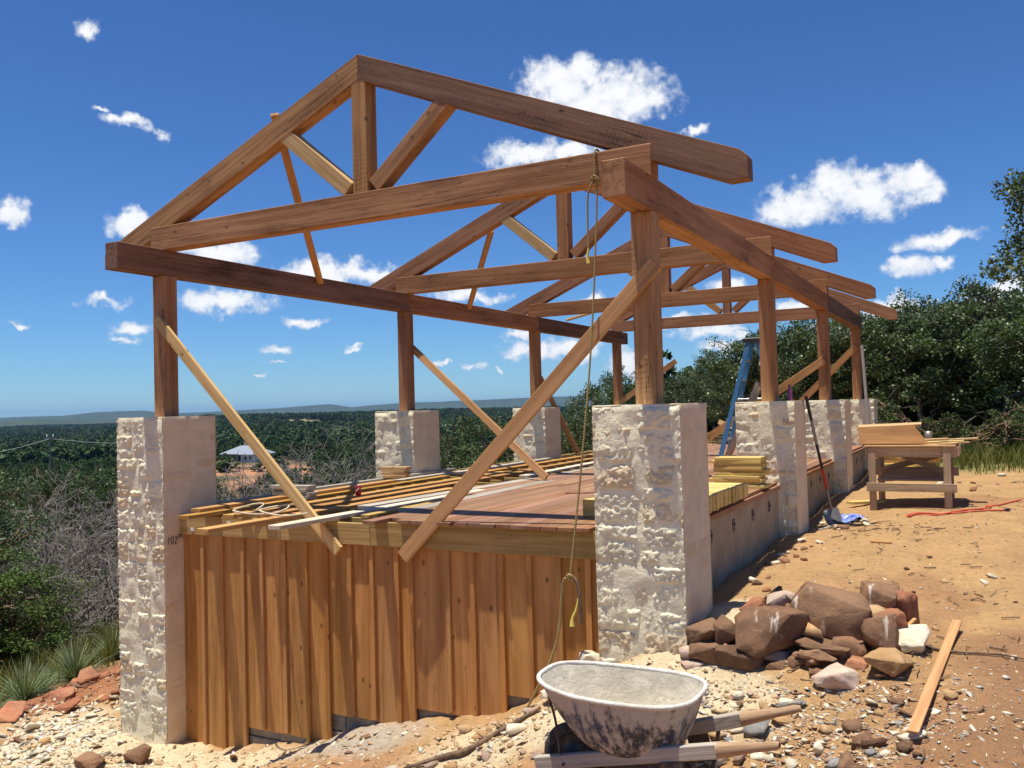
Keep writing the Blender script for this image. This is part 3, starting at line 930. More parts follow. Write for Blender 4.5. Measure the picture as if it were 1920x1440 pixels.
def stone(root, face, u0, u1, v0, v1, rough, cx, cy, base, pr, fine, first):
    step = fine if rough else 0.05
    nu, nv = max(4, int((u1 - u0) / step)), max(4, int((v1 - v0) / step))
    s, t_ = np.meshgrid(np.linspace(-1, 1, nu), np.linspace(-1, 1, nv))
    u = (u0 + u1) / 2 + s * (u1 - u0) / 2
    v = (v0 + v1) / 2 + t_ * (v1 - v0) / 2
    sd = int(pr.integers(1, 999))
    p = np.stack([u * 1.0, v * 1.0, 0 * u + sd * 0.37], -1)
    if rough:
        edge = np.maximum(np.abs(s), np.abs(t_) ** 1.2)
        lift = pr.uniform(-0.004, 0.022)
        rid = 1 - np.abs(fbm(p * 26, 3, sd + 3)) * 2.2
        n = fbm(p * 9, 3, sd) * 0.016 + rid * 0.012 + fbm(p * 55, 2, sd + 9) * 0.012
        d = -0.012 + lift * (1 - edge ** 4) + n - 0.022 * sstep(edge + .25 * fbm(p * 14, 2, sd + 5), .72, 1.05)
        # at the pier's own corners the stone stays up to the arris
        corner = sstep(np.abs(u), 0.30, 0.345)
        d = d * (1 - corner) + (n * 0.45 + 0.002 - 0.010 * sstep(np.abs(t_), .8, 1)) * corner
        d = np.clip(d, -0.03, 0.058)
        mat = STONE_TAN if (first or pr.random() < 0.07) else STONE
    else:
        edge = np.maximum(np.abs(s), np.abs(t_))
        d = 0.0045 + fbm(p * 9, 3, sd) * 0.0025 - 0.009 * sstep(edge, .86, 1.0)
        if pr.random() < 0.35: d -= 0.0065
        mat = STONE_SMOOTH
    P = face_point(face, u, v, 0.35 + d, cx, cy)
    c = np.array([cx, cy, base]) + 0
    cc = P.reshape(-1, 3).mean(0)
    a = (np.arange(nv - 1)[:, None] * nu + np.arange(nu - 1)[None]).ravel()
    F = np.stack([a, a + 1, a + 1 + nu, a + nu], -1)
    obj('stone', np_mesh('stone', P.reshape(-1, 3) - cc, F, True), mat, root, tuple(cc))


PILL = [(0, 0, -1.87, .0105, 'front right stone pillar beside the dry-stone wall'), (0, YS[1], -1.58, .018, 'second stone pillar of the right row with the shovel leaning on it'),
        (0, YS[2], -1.5, .025, 'third stone pillar of the right row'), (0, YS[3], -1.5, .03, 'rearmost stone pillar of the right row'),
        (-W_, 0, -3.28, .0115, 'tall front left stone pillar standing on the slope'), (-W_, YS[1], -3.3, .022, 'second stone pillar of the left row'),
        (-W_, YS[2], -3.2, .026, 'third stone pillar of the left row'), (-W_, YS[3], -3.0, .04, 'rearmost stone pillar of the left row')]
for k, (cx, cy, bz, fine, lab) in enumerate(PILL):
    pillar(cx, cy, bz, 100 + k * 7, fine, lab)

# posts
HP = 1.50
for side, x in (('R', 0.0), ('L', -W_)):
    for k, y in enumerate(YS):
        slab('post', x - .088, x + .088, y - .088, y + .088, -0.02, HP, (TIMBER_RED if side == 'L' or k else TIMBER), PAV, 'z', 0.006)
# beams, three lengths a side butted over the posts
BB, BT = HP, HP + 0.275
segR = [(-.658, YS[1] + .02), (YS[1] + .023, YS[2]), (YS[2] + .003, 13.74)]
segL = [(-.658, YS[1] - .003), (YS[1], YS[2] + .02), (YS[2] + .023, 13.88)]
for k, (y0, y1) in enumerate(segR):
    slab('beam', -.0915, .0915, y0, y1, BB, BT, (TIMBER, TIMBER_RED, TIMBER_DARK)[k], PAV, 'y', 0.006)
for k, (y0, y1) in enumerate(segL):
    slab('beam', -W_ - .0915, -W_ + .0915, y0, y1, BB, BT, (TIMBER_DARK, TIMBER_RED, TIMBER_DARK)[k], PAV, 'y', 0.006)

# trusses
PX = -W_ / 2
SL = 0.4168
AP = 3.313


def truss(y, k):
    lab = ('front roof truss with a pale left brace', 'second roof truss from the front', 'third roof truss from the front', 'rearmost roof truss')[k]
    root = empty('roof_truss', (PX, y, BT), PAV, label=lab)
    f = y - 0.10                                     # front face of the bottom chord
    mc = (TIMBER, TIMBER_RED, TIMBER_RED, TIMBER_RED)[k]
    slab('bottom_chord', -W_ - .094, .10, f, f + .175, BT - .004, 2.02, mc, root, 'x', .006)
    for s in (-1, 1):
        # outline in the truss plane, x measured from the ridge
        tail = 3.515
        pts = [(0.0015, AP), (tail - .035, AP - SL * (tail - .035)), (tail + .02, 1.81), (tail + .022, 1.645), (tail - .135, 1.642), (0.0015, AP - .24)]
        # build in a frame whose X runs along the rafter so that the grain does too
        ang = math.atan(SL)
        loc = []
        for x, z in pts:
            dx, dz = x, z - AP
            loc.append((dx * math.cos(ang) - dz * math.sin(ang), dx * math.sin(ang) + dz * math.cos(ang)))
        me = prism_mesh(loc, -0.0775, 0.0775, 0.004)
        o = obj('rafter', me, (mc if s < 0 or k else TIMBER_DARK), root, (PX, f + .083, AP))
        R3 = Matrix.Rotation(ang, 3, 'Y')
        if s < 0: R3 = Matrix.Rotation(math.pi, 3, 'Z') @ R3
        o.rotation_euler = R3.to_euler()
    slab('king_post', PX - .085, PX + .085, f + .008, f + .17, 2.018, 3.10, mc, root, 'z', .006)
    # struts run from the foot of the king post up to mid rafter
    for s in (-1, 1):
        a = Vector((PX + s * .145, f + .085, 2.065))
        b = Vector((PX + s * 1.02, f + .085, 2.80))
        d = (b - a).normalized()
        m = PALE_BRACE if s < 0 else mc
        if s < 0 and k >= 2: m = PINE_TAN
        bar('strut', a, b - d * 0.03, .15, .145, m, root, up=(0, 0, 1), ch=.005)
    return root


for k, y in enumerate(YS): truss(y, k)

# lateral roof bracing sticks, nailed from a rafter down to the left beam
bar('lateral_brace', (-3.90, .10, 3.02), (-5.30, 2.42, 1.70), .035, .085, PINE_TAN, PAV, up=(1, .6, 0.3), ch=.002)
bar('lateral_brace', (-3.92, 4.58, 2.58), (-5.30, 6.22, 1.70), .035, .085, PINE_TAN, PAV, up=(1, .6, 0.3), ch=.002)
bar('lateral_brace', (-5.25, 10.1, 1.80), (-4.0, 10.6, 2.15), .08, .035, PINE, PAV, up=(0, .3, 1), ch=.002)

# temporary diagonal braces on the posts
bar('diagonal_brace', (-5.40, -.115, 1.04), (-2.93, -.225, -1.265), .038, .11, PINE, PAV, up=(.7, 0, .7), ch=.003, label='pale diagonal board from the front left post to the skirt')
bar('diagonal_brace', (.12, -.115, 1.08), (-2.22, -.225, -1.28), .038, .125, PINE_TAN, PAV, up=(-.7, 0, .7), ch=.003, label='tan diagonal board from the front right post to the skirt')
bar('diagonal_brace', (-5.36, YS[1] + .11, .96), (-2.72, YS[1] - .75, -.92), .038, .10, PINE_TAN, PAV, up=(.7, 0, .7), ch=.003)
bar('diagonal_brace', (-5.36, YS[2] + .11, .60), (-4.92, YS[2] + .85, -.94), .038, .10, PINE_TAN, PAV, up=(.7, 0, .7), ch=.003)
bar('diagonal_brace', (0.02, YS[2] - .11, .67), (-2.52, YS[2] - .11, -.96), .038, .13, PINE_TAN, PAV, up=(-.7, 0, .7), ch=.003)
bar('diagonal_brace', (0.02, YS[3] - .11, 1.12), (-2.05, YS[3] - .11, -.92), .038, .13, PINE_TAN, PAV, up=(-.7, 0, .7), ch=.003)
bar('diagonal_brace', (-5.38, YS[3] - .10, .03), (-3.9, YS[3] - .12, 1.0), .038, .12, PINE_TAN, PAV, up=(-.7, 0, .7), ch=.003)
bar('diagonal_brace', (-.16, YS[1] + .16, .22), (-1.10, YS[1] + 1.9, -.95), .038, .10, GREYBOARD, PAV, up=(-.4, 0, .9), ch=.003)
bar('diagonal_brace', (-2.6, 11.9, -.40), (-1.2, 11.6, -.93), .038, .10, PINE, PAV, up=(.7, 0, .7), ch=.003)

# deck frame: joists along X, doubled rim at the front
DK = empty('deck', (-2.7, 6.6, -1.1), PAV)
JT, JB = -0.992, -1.20
slab('rim_joist', -2.618, -.345, -.162, -.122, JB - .01, JT, TREATED, DK, 'x', .004)
slab('rim_joist', -5.045, -2.621, -.162, -.122, JB - .01, JT - .02, TREATED, DK, 'x', .004)
y = 0.06
while y < 13.6:
    x0, x1 = -5.40, .06
    near_p = [Y for Y in YS if abs(Y - y) < .39]
    if near_p: x0, x1 = -5.04, -.36
    slab('joist', x0, x1, y - .02, y + .02, JB, JT, TREATED, DK, 'x', .003)
    y += 0.405
# laid boards along Y
bx = 0.118
n = 0
while bx > -3.0:
    wv_ = 0.136
    inpil = bx - wv_ < 0.36 and bx > -0.36
    runs = []
    y0 = -.205 - rnd.uniform(0, .035)
    if bx < -2.2: y0 = -.34 + .12 * ((n * 7) % 3)
    if bx < -2.5: y0 = 1.6 + 0.45 * ((n * 5) % 3)
    if bx > -.36:                                      # boards interrupted by the right-hand pillars
        yy = [(.36, YS[1] - .36), (YS[1] + .36, YS[2] - .36), (YS[2] + .36, YS[3] - .36)]
        runs = yy
    else:
        cuts = [y0]
        c = y0 + rnd.uniform(2.2, 4.6)
        while c < 12.2:
            cuts.append(c)
            c += rnd.choice((3.66, 4.27, 4.88))
        cuts.append(13.62)
        runs = [(cuts[q], cuts[q + 1] - .004) for q in range(len(cuts) - 1)]
    for (a0, a1) in runs:
        slab('deck_board', bx - wv_, bx, a0, a1, JT + .002, ZD + rnd.uniform(-.0015, .0015), DECK, DK, 'y', .003)
    bx -= 0.1415
    n += 1

# skirt of upright cedar boards with battens over the joints
SK = empty('skirt_wall', (-2.7, -.1, -2.2), PAV)
E_ = [-5.045, -4.756, -4.490, -4.206, -3.960, -3.675, -3.400, -3.155, -2.882, -2.630, -2.356, -2.205, -1.823, -1.575, -1.297, -1.032, -.767, -.510, -.345]
def skirt_bottom(x):
    if x < -4.19: return -3.42
    if x < -3.42: return -3.06
    if x < -3.15: return -3.24
    if x < -2.21: return -2.79
    if x < -1.30: return -2.62
    return -2.38
for k in range(len(E_) - 1):
    zb = skirt_bottom((E_[k] + E_[k + 1]) / 2) + rnd.uniform(-.012, .012)
    slab('skirt_board', E_[k] + .002, E_[k + 1] - .002, -.116, -.096, zb, JB - .012, SKIRT, SK, 'z', .002)
    if 0 < k:
        zb2 = min(zb, skirt_bottom((E_[k] + E_[k - 1]) / 2)) + rnd.uniform(0, .03)
        slab('batten', E_[k] - .024, E_[k] + .024, -.145, -.117, zb2, JB - .013, SKIRT, SK, 'z', .002)
# block footing stepping up the slope behind the skirt
FT = empty('block_footing', (-2.7, -.05, -3.0), PAV)
x = -5.0
while x < -.5:
    tops = -2.35 if x > -1.5 else (-2.55 if x > -2.4 else (-2.75 if x > -3.4 else -2.95))
    for r_ in range(3):
        z1 = tops - r_ * .203
        slab('block', x + .003, x + .395, -.085 - .012 * ((r_ + int(x * 3)) % 2), .11, z1 - .2, z1 - .002, BLOCK, FT, 'x', .008)
    x += .40

# side wall of rendered concrete under the right edge, with hold-down straps
SW = empty('side_wall', (.1, 6.6, -1.4), PAV)
for k in range(3):
    y0, y1 = YS[k] + .352, YS[k + 1] - .352
    slab('wall_panel', -.05, .125, y0, y1, -2.0, -1.045, CONCRETE, SW, 'y', .01)
    slab('sill_board', -.04, .152, y0 + .002, y1 - .002, -1.042, -.996, DECK, SW, 'y', .004)
    yy = y0 + .78 - (.0 if k else -.02)
    while yy < y1 - .25:
        o = slab('strap', .1255, .130, yy - .045, yy + .045, -1.25, -1.13, DARKSTEEL, SW, 'z', .001)
        b = obj('bolt', lathe_mesh([(0, .018), (.012, .018), (.012, 0), (0.0, 0)], 8, 'bolt'), STEEL, SW, (.130, yy + .01, -1.185), rot=(0, R(90), 0))
        yy += .82
# far side apron on the left
slab('side_board', -5.44, -5.40, .36, YS[1] - .36, JB, JT, TREATED, DK, 'y', .003)
slab('side_board', -5.44, -5.40, YS[1] + .36, YS[2] - .36, JB, JT, TREATED, DK, 'y', .003)
slab('side_board', -5.44, -5.40, YS[2] + .36, YS[3] - .36, JB, JT, TREATED, DK, 'y', .003)

# pencilled scribble on the front left pillar
sx = -W_ + .3595
def stroke(pts):
    me = tube_mesh([(0, a, b) for a, b in pts], .0035, 4, 4)
    obj('pencil_mark', me, INK, PAV, (sx, -.33, -1.30))
stroke([(.02, .0), (.02, .075)])
stroke([(.055, .02), (.05, .055), (.065, .075), (.08, .06), (.08, .02), (.065, .0), (.055, .02)])
stroke([(.10, .06), (.115, .075), (.13, .06), (.10, .0), (.135, .005)])
stroke([(.15, .05), (.15, .085), (.165, .085), (.17, .05), (.172, .085), (.19, .08), (.195, .05)])

# ------------------------------------------------------------------ loose boards on the joists
LB = [  # x, y0, y1, width, height, slant (dx at far end), material, label
    (-3.55, -1.24, 2.6, .14, .036, .10, ORANGE, 'orange board overhanging the front of the deck beside the tall pillar'),
    (-3.09, -.88, 2.48, .14, .036, .12, WHITEBOARD, 'bleached pale board overhanging the front of the deck'),
    (-2.60, .38, 3.82, .19, .036, -.12, GREYBOARD, 'wide grey board lying along the edge of the laid decking'),
    (-3.28, .62, 4.0, .18, .036, .20, GREYBOARD, 'wide dusty board between the bleached board and the soda can'),
    (-4.52, -.58, 4.3, .14, .036, -.10, ORANGE, 'short-ended orange board by the tall front pillar'),
    (-4.86, .25, 4.9, .14, .036, -.06, GREYBOARD, 'grey board behind the front block stack'),
    (-3.80, -.30, 5.6, .14, .036, -.05, ORANGE, 'long orange board running under the coiled cord'),
    (-4.12, -.40, 5.2, .14, .036, -.03, ORANGE, 'long orange board carrying the soda can'),
    (-5.18, .42, 4.0, .12, .036, .04, GREYBOARD, 'dark grey board along the valley edge of the deck'),
    (-3.05, 4.9, 9.2, .14, .036, -.10, GREYBOARD, 'grey board beyond the crossing braces'),
    (-3.45, 4.5, 9.0, .14, .036, -.18, WHITEBOARD, 'pale board lying towards the third left pillar'),
    (-3.95, 5.4, 9.8, .14, .036, -.12, ORANGE, 'orange board lying towards the third left pillar'),
    (-4.45, 5.2, 9.9, .14, .036, -.10, ORANGE, 'orange board beside the second left pillar'),
    (-4.85, 4.95, 8.4, .14, .036, -.08, GREYBOARD, 'grey board hugging the second left pillar'),
    (-3.35, 9.4, 13.0, .14, .036, -.1, ORANGE, 'orange board at the far end of the open joists'),
    (-4.1, 10.0, 13.2, .14, .036, .05, GREYBOARD, 'grey board at the far end of the open joists'),
    (-2.78, -.02, 1.05, .10, .036, .02, TREATED, 'short offcut lying on the joists by the laid decking'),
]
for k, (x, y0, y1, wd, ht, sl, mat, lab) in enumerate(LB):
    zc = JT + .003 + ht / 2
    bar('loose_board', (x, y0, zc), (x + sl, y1, zc), wd, ht, mat, up=(0, 0, 1), ch=.003, label=lab, cat='board', group='loose boards lying on the joists')
# two more layers lying across
bar('loose_board', (-4.62, -.34, JT + .058), (-4.70, 3.1, JT + .058), .13, .034, ORANGE, ch=.003, label='orange board lying on top of other boards by the tall pillar', cat='board', group='loose boards lying on the joists')
bar('loose_board', (-4.98, 1.2, JT + .060), (-5.05, 5.2, JT + .060), .10, .034, GREYBOARD, ch=.003, label='dark board lying on top of others at the valley edge', cat='board', group='loose boards lying on the joists')

# short offcuts in small stacks
def offcut_stack(cx, cy, z, n, L, wd, ht, mat, label, group, seed, axis=0.0):
    r_ = random.Random(seed)
    for k in range(n):
        a = axis + r_.uniform(-.12, .12)
        ox, oy = r_.uniform(-.03, .03), r_.uniform(-.02, .02)
        l2 = L * r_.uniform(.8, 1.05)
        d = Vector((math.cos(a), math.sin(a), 0)) * l2 / 2
        c = Vector((cx + ox, cy + oy, z + ht * (k + .5) + .001 * k))
        bar('offcut', c - d, c + d, wd, ht, mat, ch=.002, label=label + ', %s' % ('lowest of the stack', 'second of the stack', 'third of the stack', 'fourth of the stack', 'topmost of the stack')[min(k, 4) if k < n - 1 else 4], cat='offcut', group=group)
offcut_stack(-4.55, 1.02, JT + .041, 4, .55, .14, .036, GREYBOARD, 'grey board offcut near the tall pillar', 'offcuts stacked near the tall pillar', 1)
offcut_stack(-4.85, 3.36, JT + .080, 4, .42, .14, .036, PINE, 'pine offcut in front of the second left pillar', 'offcuts stacked by the second left pillar', 2, .1)

# boards standing on edge behind the front right pillar
ORD_ = ('first','second','third','fourth','fifth','sixth','seventh','eighth','ninth','tenth','eleventh','twelfth','thirteenth','fourteenth','fifteenth','sixteenth','seventeenth','eighteenth','nineteenth','twentieth')
y = .46
k = 0
while y < 2.36:
    th_ = .046
    dx = rnd.uniform(-.025, .025)
    o = slab('edge_board', -.80 + dx, .175 + dx, y, y + th_ - .002, ZD + .002, ZD + .143 + rnd.uniform(-.004, .004), YELLOW, None, 'x', .003,
             label='yellow board standing on edge, ' + ORD_[min(k, 41 - k, 19)] + (' from the near end of its row' if k < 21 else ' from the far end of its row'), cat='board', group='yellow boards standing on edge in a row')
    y += th_
    k += 1
# flat stack of yellow boards in front of the second right pillar
zc = ZD + .002
for k in range(10):
    dx, dy, a = rnd.uniform(-.035, .035), rnd.uniform(-.03, .03), rnd.uniform(-.05, .05)
    L = rnd.uniform(.50, .60)
    for q in range(2):
        c = Vector((-.14 + dx, 3.36 + q * .15 + dy, zc + .0165))
        d = Vector((math.cos(a), math.sin(a), 0)) * L / 2
        lv = ('bottom layer', 'second layer', 'third layer', 'fourth layer', 'fifth layer', 'sixth layer', 'seventh layer', 'eighth layer', 'ninth layer', 'top layer')[k]
        bar('stacked_board', c - d, c + d, .142, .0325, YELLOW, ch=.002, label='short yellow board in the %s of the flat stack, %s' % (lv, ('front', 'back')[q]), cat='board', group='short yellow boards in a flat stack by the second right pillar')
    zc += .0338
obj('decking_splinter', box_mesh(.5, .03, .01, .002), DECK, None, (-1.55, 2.35, ZD + .008), rot=(0, 0, R(28)), label='thin red splinter of decking lying on the laid deck', cat='splinter')
obj('decking_splinter', box_mesh(.32, .03, .01, .002), DECK, None, (-1.25, 2.75, ZD + .008), rot=(0, 0, R(-5)), label='short red strip lying loose on the laid deck', cat='splinter')

# drinks can
can = empty('soda_can', (-3.99, 1.44, JT + .040), label='red soda can standing on the long orange board', cat='can')
obj('can_body', lathe_mesh([(0, 0), (.027, 0), (.033, .012), (.033, .108), (.027, .120)], 20), CANRED, can, WL[can.name])
obj('can_lid', lathe_mesh([(.027, .1195), (.024, .117), (0, .117)], 20), ALU, can, WL[can.name])
me = tube_mesh([(.0332 * math.cos(a_ * .35 - 1.9), .0332 * math.sin(a_ * .35 - 1.9), .045 + .012 * a_ + .004 * math.sin(a_ * 3)) for a_ in range(5)], .0045, 5, 4)
obj('white_stripe', me, WHITE, can, WL[can.name])

# coil of pale cord over the front boards
zc = JT + .078
pts = []
for k in range(16):
    a_ = k * .82
    pts.append((-4.05 + .22 * math.cos(a_) + .045 * k, -.33 + .16 * math.sin(a_) + .02 * math.sin(k * 2.1), zc + .012 * math.sin(k * 1.7) + .05 * max(0, math.sin(k * .82))))
obj('cord_coil', tube_mesh(pts, .009, 6, 7), CORD_TAN, label='tangled pale cord lying on the front boards', cat='cord')
# small paper tags stapled under the rim
for k, (x, z) in enumerate(((-4.86, -1.155), (-4.35, -1.07))):
    obj('paper_tag', box_mesh(.05, .003, .035, .001), WHITE, None, (x, -.1655, z), label=('white paper tag on the rim nearest the tall pillar', 'white paper tag on the rim under the coiled cord')[k], cat='tag')

# ------------------------------------------------------------------ rope hanging from the front truss
RP = empty('hanging_rope', (-.364, -.13, 2.0), label='long twisted rope tied over the front truss beside the right beam', cat='rope')
def rope(name, pts, r_, mat, k=8): obj(name, tube_mesh([tuple(Vector(p) - Vector((-.364, -.13, 2.0))) for p in pts], r_, 6, k), mat, RP, WL[RP.name])
rope('line', [(-.355, .09, 2.03), (-.355, -.02, 2.038), (-.356, -.112, 2.03), (-.36, -.118, 1.9), (-.364, -.12, 1.80), (-.345, -.125, 1.74), (-.36, -.16, 1.2), (-.40, -.22, .4), (-.47, -.31, -.5), (-.545, -.40, -1.31)], .0085, ROPE)
rope('tail', [(-.37, -.125, 1.80), (-.42, -.13, 1.68), (-.43, -.13, 1.45), (-.425, -.14, 1.25)], .0075, ROPE)
rope('yellow_end', [(-.425, -.14, 1.25), (-.435, -.14, 1.18), (-.43, -.14, 1.13)], [.008, .012, .016], ROPE_YELLOW)
rope('knot', [(-.39, -.115, 1.80), (-.36, -.14, 1.82), (-.335, -.12, 1.79), (-.36, -.105, 1.77), (-.385, -.12, 1.79)], .011, ROPE)
rope('loop', [(-.545, -.40, -1.31), (-.50, -.40, -1.33), (-.475, -.40, -1.43), (-.465, -.40, -1.55), (-.47, -.40, -1.66)], [.012, .014, .015, .014, .018], TWIG_BROWN)
rope('loop', [(-.545, -.40, -1.31), (-.60, -.40, -1.34), (-.63, -.39, -1.5), (-.66, -.39, -1.75), (-.75, -.39, -2.0), (-.86, -.39, -2.2), (-.95, -.39, -2.36)], .011, ROPE)
rope('yellow_end', [(-.475, -.40, -1.45), (-.50, -.405, -1.55), (-.53, -.41, -1.62), (-.535, -.41, -1.68)], [.008, .009, .011, .02], ROPE_YELLOW)
rope('knot', [(-.57, -.40, -1.31), (-.545, -.42, -1.29), (-.52, -.40, -1.31), (-.545, -.385, -1.325), (-.57, -.40, -1.31)], .014, ROPE)

# ------------------------------------------------------------------ stepladder on the deck
LD = empty('stepladder', (-1.05, 8.4, ZD), label='blue fibreglass stepladder standing on the deck behind the right posts', cat='ladder')
TOPZ = 1.03
for s in (0, 1):
    yb, yt = 8.18 + s * .52, 8.27 + s * .30
    bar('front_rail', (-1.62, yb, ZD + .012), (-1.10, yt, TOPZ - .03), .030, .075, LADDER_BLUE, LD, up=(1, 0, .3), ch=.004)
    bar('rear_rail', (-.50, yb + .02, ZD + .012), (-.96, yt + .005, TOPZ - .03), .028, .06, LADDER_BLUE, LD, up=(1, 0, -.3), ch=.004)
    bar('spreader', (-1.36, 8.22 + s * .42, .05), (-.72, 8.24 + s * .42, .05), .006, .025, ALU, LD)
    for xx in (-1.62, -.50):
        slab('rubber_foot', xx - .045, xx + .045, yb - .03, yb + .04, ZD + .001, ZD + .05, BLACK, LD, 'x', .006)
for k in range(1, 6):
    f_ = k / 6.0
    xx = -1.62 + .52 * f_
    zz = ZD + (TOPZ - ZD) * f_
    slab('step', xx - .045, xx + .045, 8.185 + .09 * f_, 8.71 - .14 * f_, zz - .012, zz + .012, (PINE if k == 3 else ALU), LD, 'y', .003)
    if k in (2, 4):
        slab('rear_bar', -.50 - .46 * f_ - .012, -.50 - .46 * f_ + .012, 8.21 + .08 * f_, 8.70 - .13 * f_, zz - .02, zz + .02, ALU, LD, 'y', .003)
slab('top_cap', -1.20, -.86, 8.24, 8.60, TOPZ - .035, TOPZ + .04, BLACK, LD, 'x', .012)
obj('warning_label', box_mesh(.05, .003, .20, .001), WHITE, LD, (-.89, 8.2455, .70), rot=(0, R(13), 0))

# bottle on the second right pillar
bt = empty('drink_bottle', (.24, YS[1] - .02, .002), label='small purple bottle standing on the second right pillar', cat='bottle')
obj('bottle_body', lathe_mesh([(0, 0), (.030, 0), (.032, .02), (.032, .11), (.018, .15), (.013, .175)], 16), PURPLE, bt, WL[bt.name])
obj('cap', lathe_mesh([(.016, .173), (.016, .195), (0, .195)], 12), BLACK, bt, WL[bt.name])

# ------------------------------------------------------------------ shovel leaning on the second right pillar
SV = empty('shovel', (.60, 4.98, -1.55), label='long-handled shovel leaning on the second right pillar, blade in the gravel', cat='shovel')
top = Vector((.385, 4.72, .05))
foot = Vector((.575, 5.02, -1.28))
def along(f_): return tuple(top + (foot - top) * f_ - WL[SV.name])
obj('grip', tube_mesh([along(0), along(.25), along(.45), along(.68)], [.021, .019, .018, .017], 10, 3), BLACK, SV, WL[SV.name])
obj('shaft', tube_mesh([along(.22), along(.45)], .0195, 10, 1), GREYPOLE, SV, WL[SV.name])
obj('red_sleeve', tube_mesh([along(.68), along(.88)], .019, 10, 1), RED, SV, WL[SV.name])
obj('socket', tube_mesh([along(.87), along(1.0), along(1.08)], [.019, .019, .015], 10, 1), STEEL, SV, WL[SV.name])
# dished blade
u, v = np.meshgrid(np.linspace(-1, 1, 9), np.linspace(0, 1, 11))
hw = .115 * np.interp(v, [0, .06, .6, .85, 1], [.55, 1, .95, .6, .02])
bl = np.stack([u * hw, .030 * (u ** 2) - .03 * v ** 2, -v * .29], -1)
def sheet(P, th_):
    n_, m_ = P.shape[:2]
    Vv = np.vstack([P.reshape(-1, 3), P.reshape(-1, 3) + np.array([0, th_, 0])])
    q = (np.arange(n_ - 1)[:, None] * m_ + np.arange(m_ - 1)[None]).ravel()
    f1 = np.stack([q, q + 1, q + 1 + m_, q + m_], -1)
    f2 = f1[:, ::-1] + n_ * m_
    ring = np.concatenate([np.arange(m_), np.arange(1, n_) * m_ + m_ - 1, (n_ - 1) * m_ + np.arange(m_ - 2, -1, -1), np.arange(n_ - 2, 0, -1) * m_])
    f3 = np.stack([ring, np.roll(ring, -1), np.roll(ring, -1) + n_ * m_, ring + n_ * m_], -1)
    return np_mesh('sheet', Vv, np.vstack([f1, f2, f3]), True)
obj('blade', sheet(bl, .004), STEEL, SV, (.583, 5.03, -1.345), rot=(R(-20), R(-8), R(38)))
# crumpled blue plastic by the shovel
u, v = np.meshgrid(np.linspace(-.22, .22, 16), np.linspace(-.13, .13, 12))
P = np.stack([u + .03 * vnoise(np.stack([u * 9, v * 9, 0 * u], -1), 3), v + .03 * vnoise(np.stack([u * 9, v * 9, 0 * u], -1), 4), .05 + .05 * vnoise(np.stack([u * 14, v * 14, 0 * u], -1), 5)], -1)
obj('plastic_sheet', sheet(P, .002), BLUE_TARP, None, (.78, 5.15, float(gh(.78, 5.15)) - .005), rot=(0, 0, .4), label='crumpled scrap of blue plastic sheet on the gravel by the shovel', cat='plastic sheet')
bar('short_board', (.62, 6.55, -1.45), (1.0, 6.95, -1.46), .14, .04, YELLOW, ch=.003, label='short yellow board lying on the dirt behind the shovel', cat='board')
# tall grey pole leaning on the third right pillar
PT = Vector((.385, 10.9, 1.0)); PB = Vector((.52, 10.62, -1.53))
obj('leaning_pole', tube_mesh([tuple(PB), tuple((PT + PB) / 2), tuple(PT)], [.033, .031, .028], 10, 2), GREYPOLE, label='tall grey pole leaning against the rear right post', cat='pole')

# ------------------------------------------------------------------ work table
WT = empty('work_table', (1.42, 6.95, -1.52), label='rough wooden work table with cross braces on the dirt', cat='table')
X0, X1, Y0, Y1 = .90, 1.96, 6.30, 7.50
ZT, ZG = -.655, -1.55
for xx, yy in ((X0 + .055, Y0), (X1 - .09, Y0), (X0 + .055, Y1), (X1 - .09, Y1)):
    slab('leg', xx - .045, xx + .045, yy - .019, yy + .019, ZG, ZT - .002, TABLEWOOD, WT, 'z', .003)
slab('apron', X0 - .03, X1 + .03, Y0 + .021, Y0 + .059, ZT - .14, ZT - .006, TABLEWOOD, WT, 'x', .003)
slab('apron', X0 - .03, X1 + .03, Y1 - .059, Y1 - .021, ZT - .14, ZT - .006, TABLEWOOD, WT, 'x', .003)
for xx in (X0, X1 - .04): slab('side_rail', xx + .062, xx + .10, Y0 + .06, Y1 - .06, ZT - .13, ZT - .006, TABLEWOOD, WT, 'y', .003)
slab('lower_rail', X0 - .02, X1 + .02, Y0 - .058, Y0 - .020, ZG + .30, ZG + .41, TABLEWOOD, WT, 'x', .003)
slab('lower_rail', X0 - .02, X1 + .02, Y1 + .020, Y1 + .058, ZG + .42, ZG + .54, TABLEWOOD, WT, 'x', .003)
for k in range(4): slab('shelf_board', X0 + .1, X1 - .12, Y0 + .10 + k * .27, Y0 + .34 + k * .27, ZG + .43, ZG + .45, TABLEWOOD, WT, 'x', .003)
bar('cross_brace', (X0 + .05, Y1 - .075, ZG + .50), (X1 - .1, Y1 - .075, ZT - .14), .03, .085, TABLEWOOD, WT, ch=.003)
bar('cross_brace', (X1 - .1, Y1 - .11, ZG + .46), (X0 + .3, Y1 - .11, ZT - .15), .03, .085, TABLEWOOD, WT, ch=.003)
for k in range(4):
    yy = Y0 - .03 + k * .32
    slab('top_board', X0 - .06 + rnd.uniform(-.03, .03), X1 + .05 + rnd.uniform(-.03, .04), yy, yy + .312, ZT, ZT + .022, TABLEWOOD if k else PINE, WT, 'x', .003)
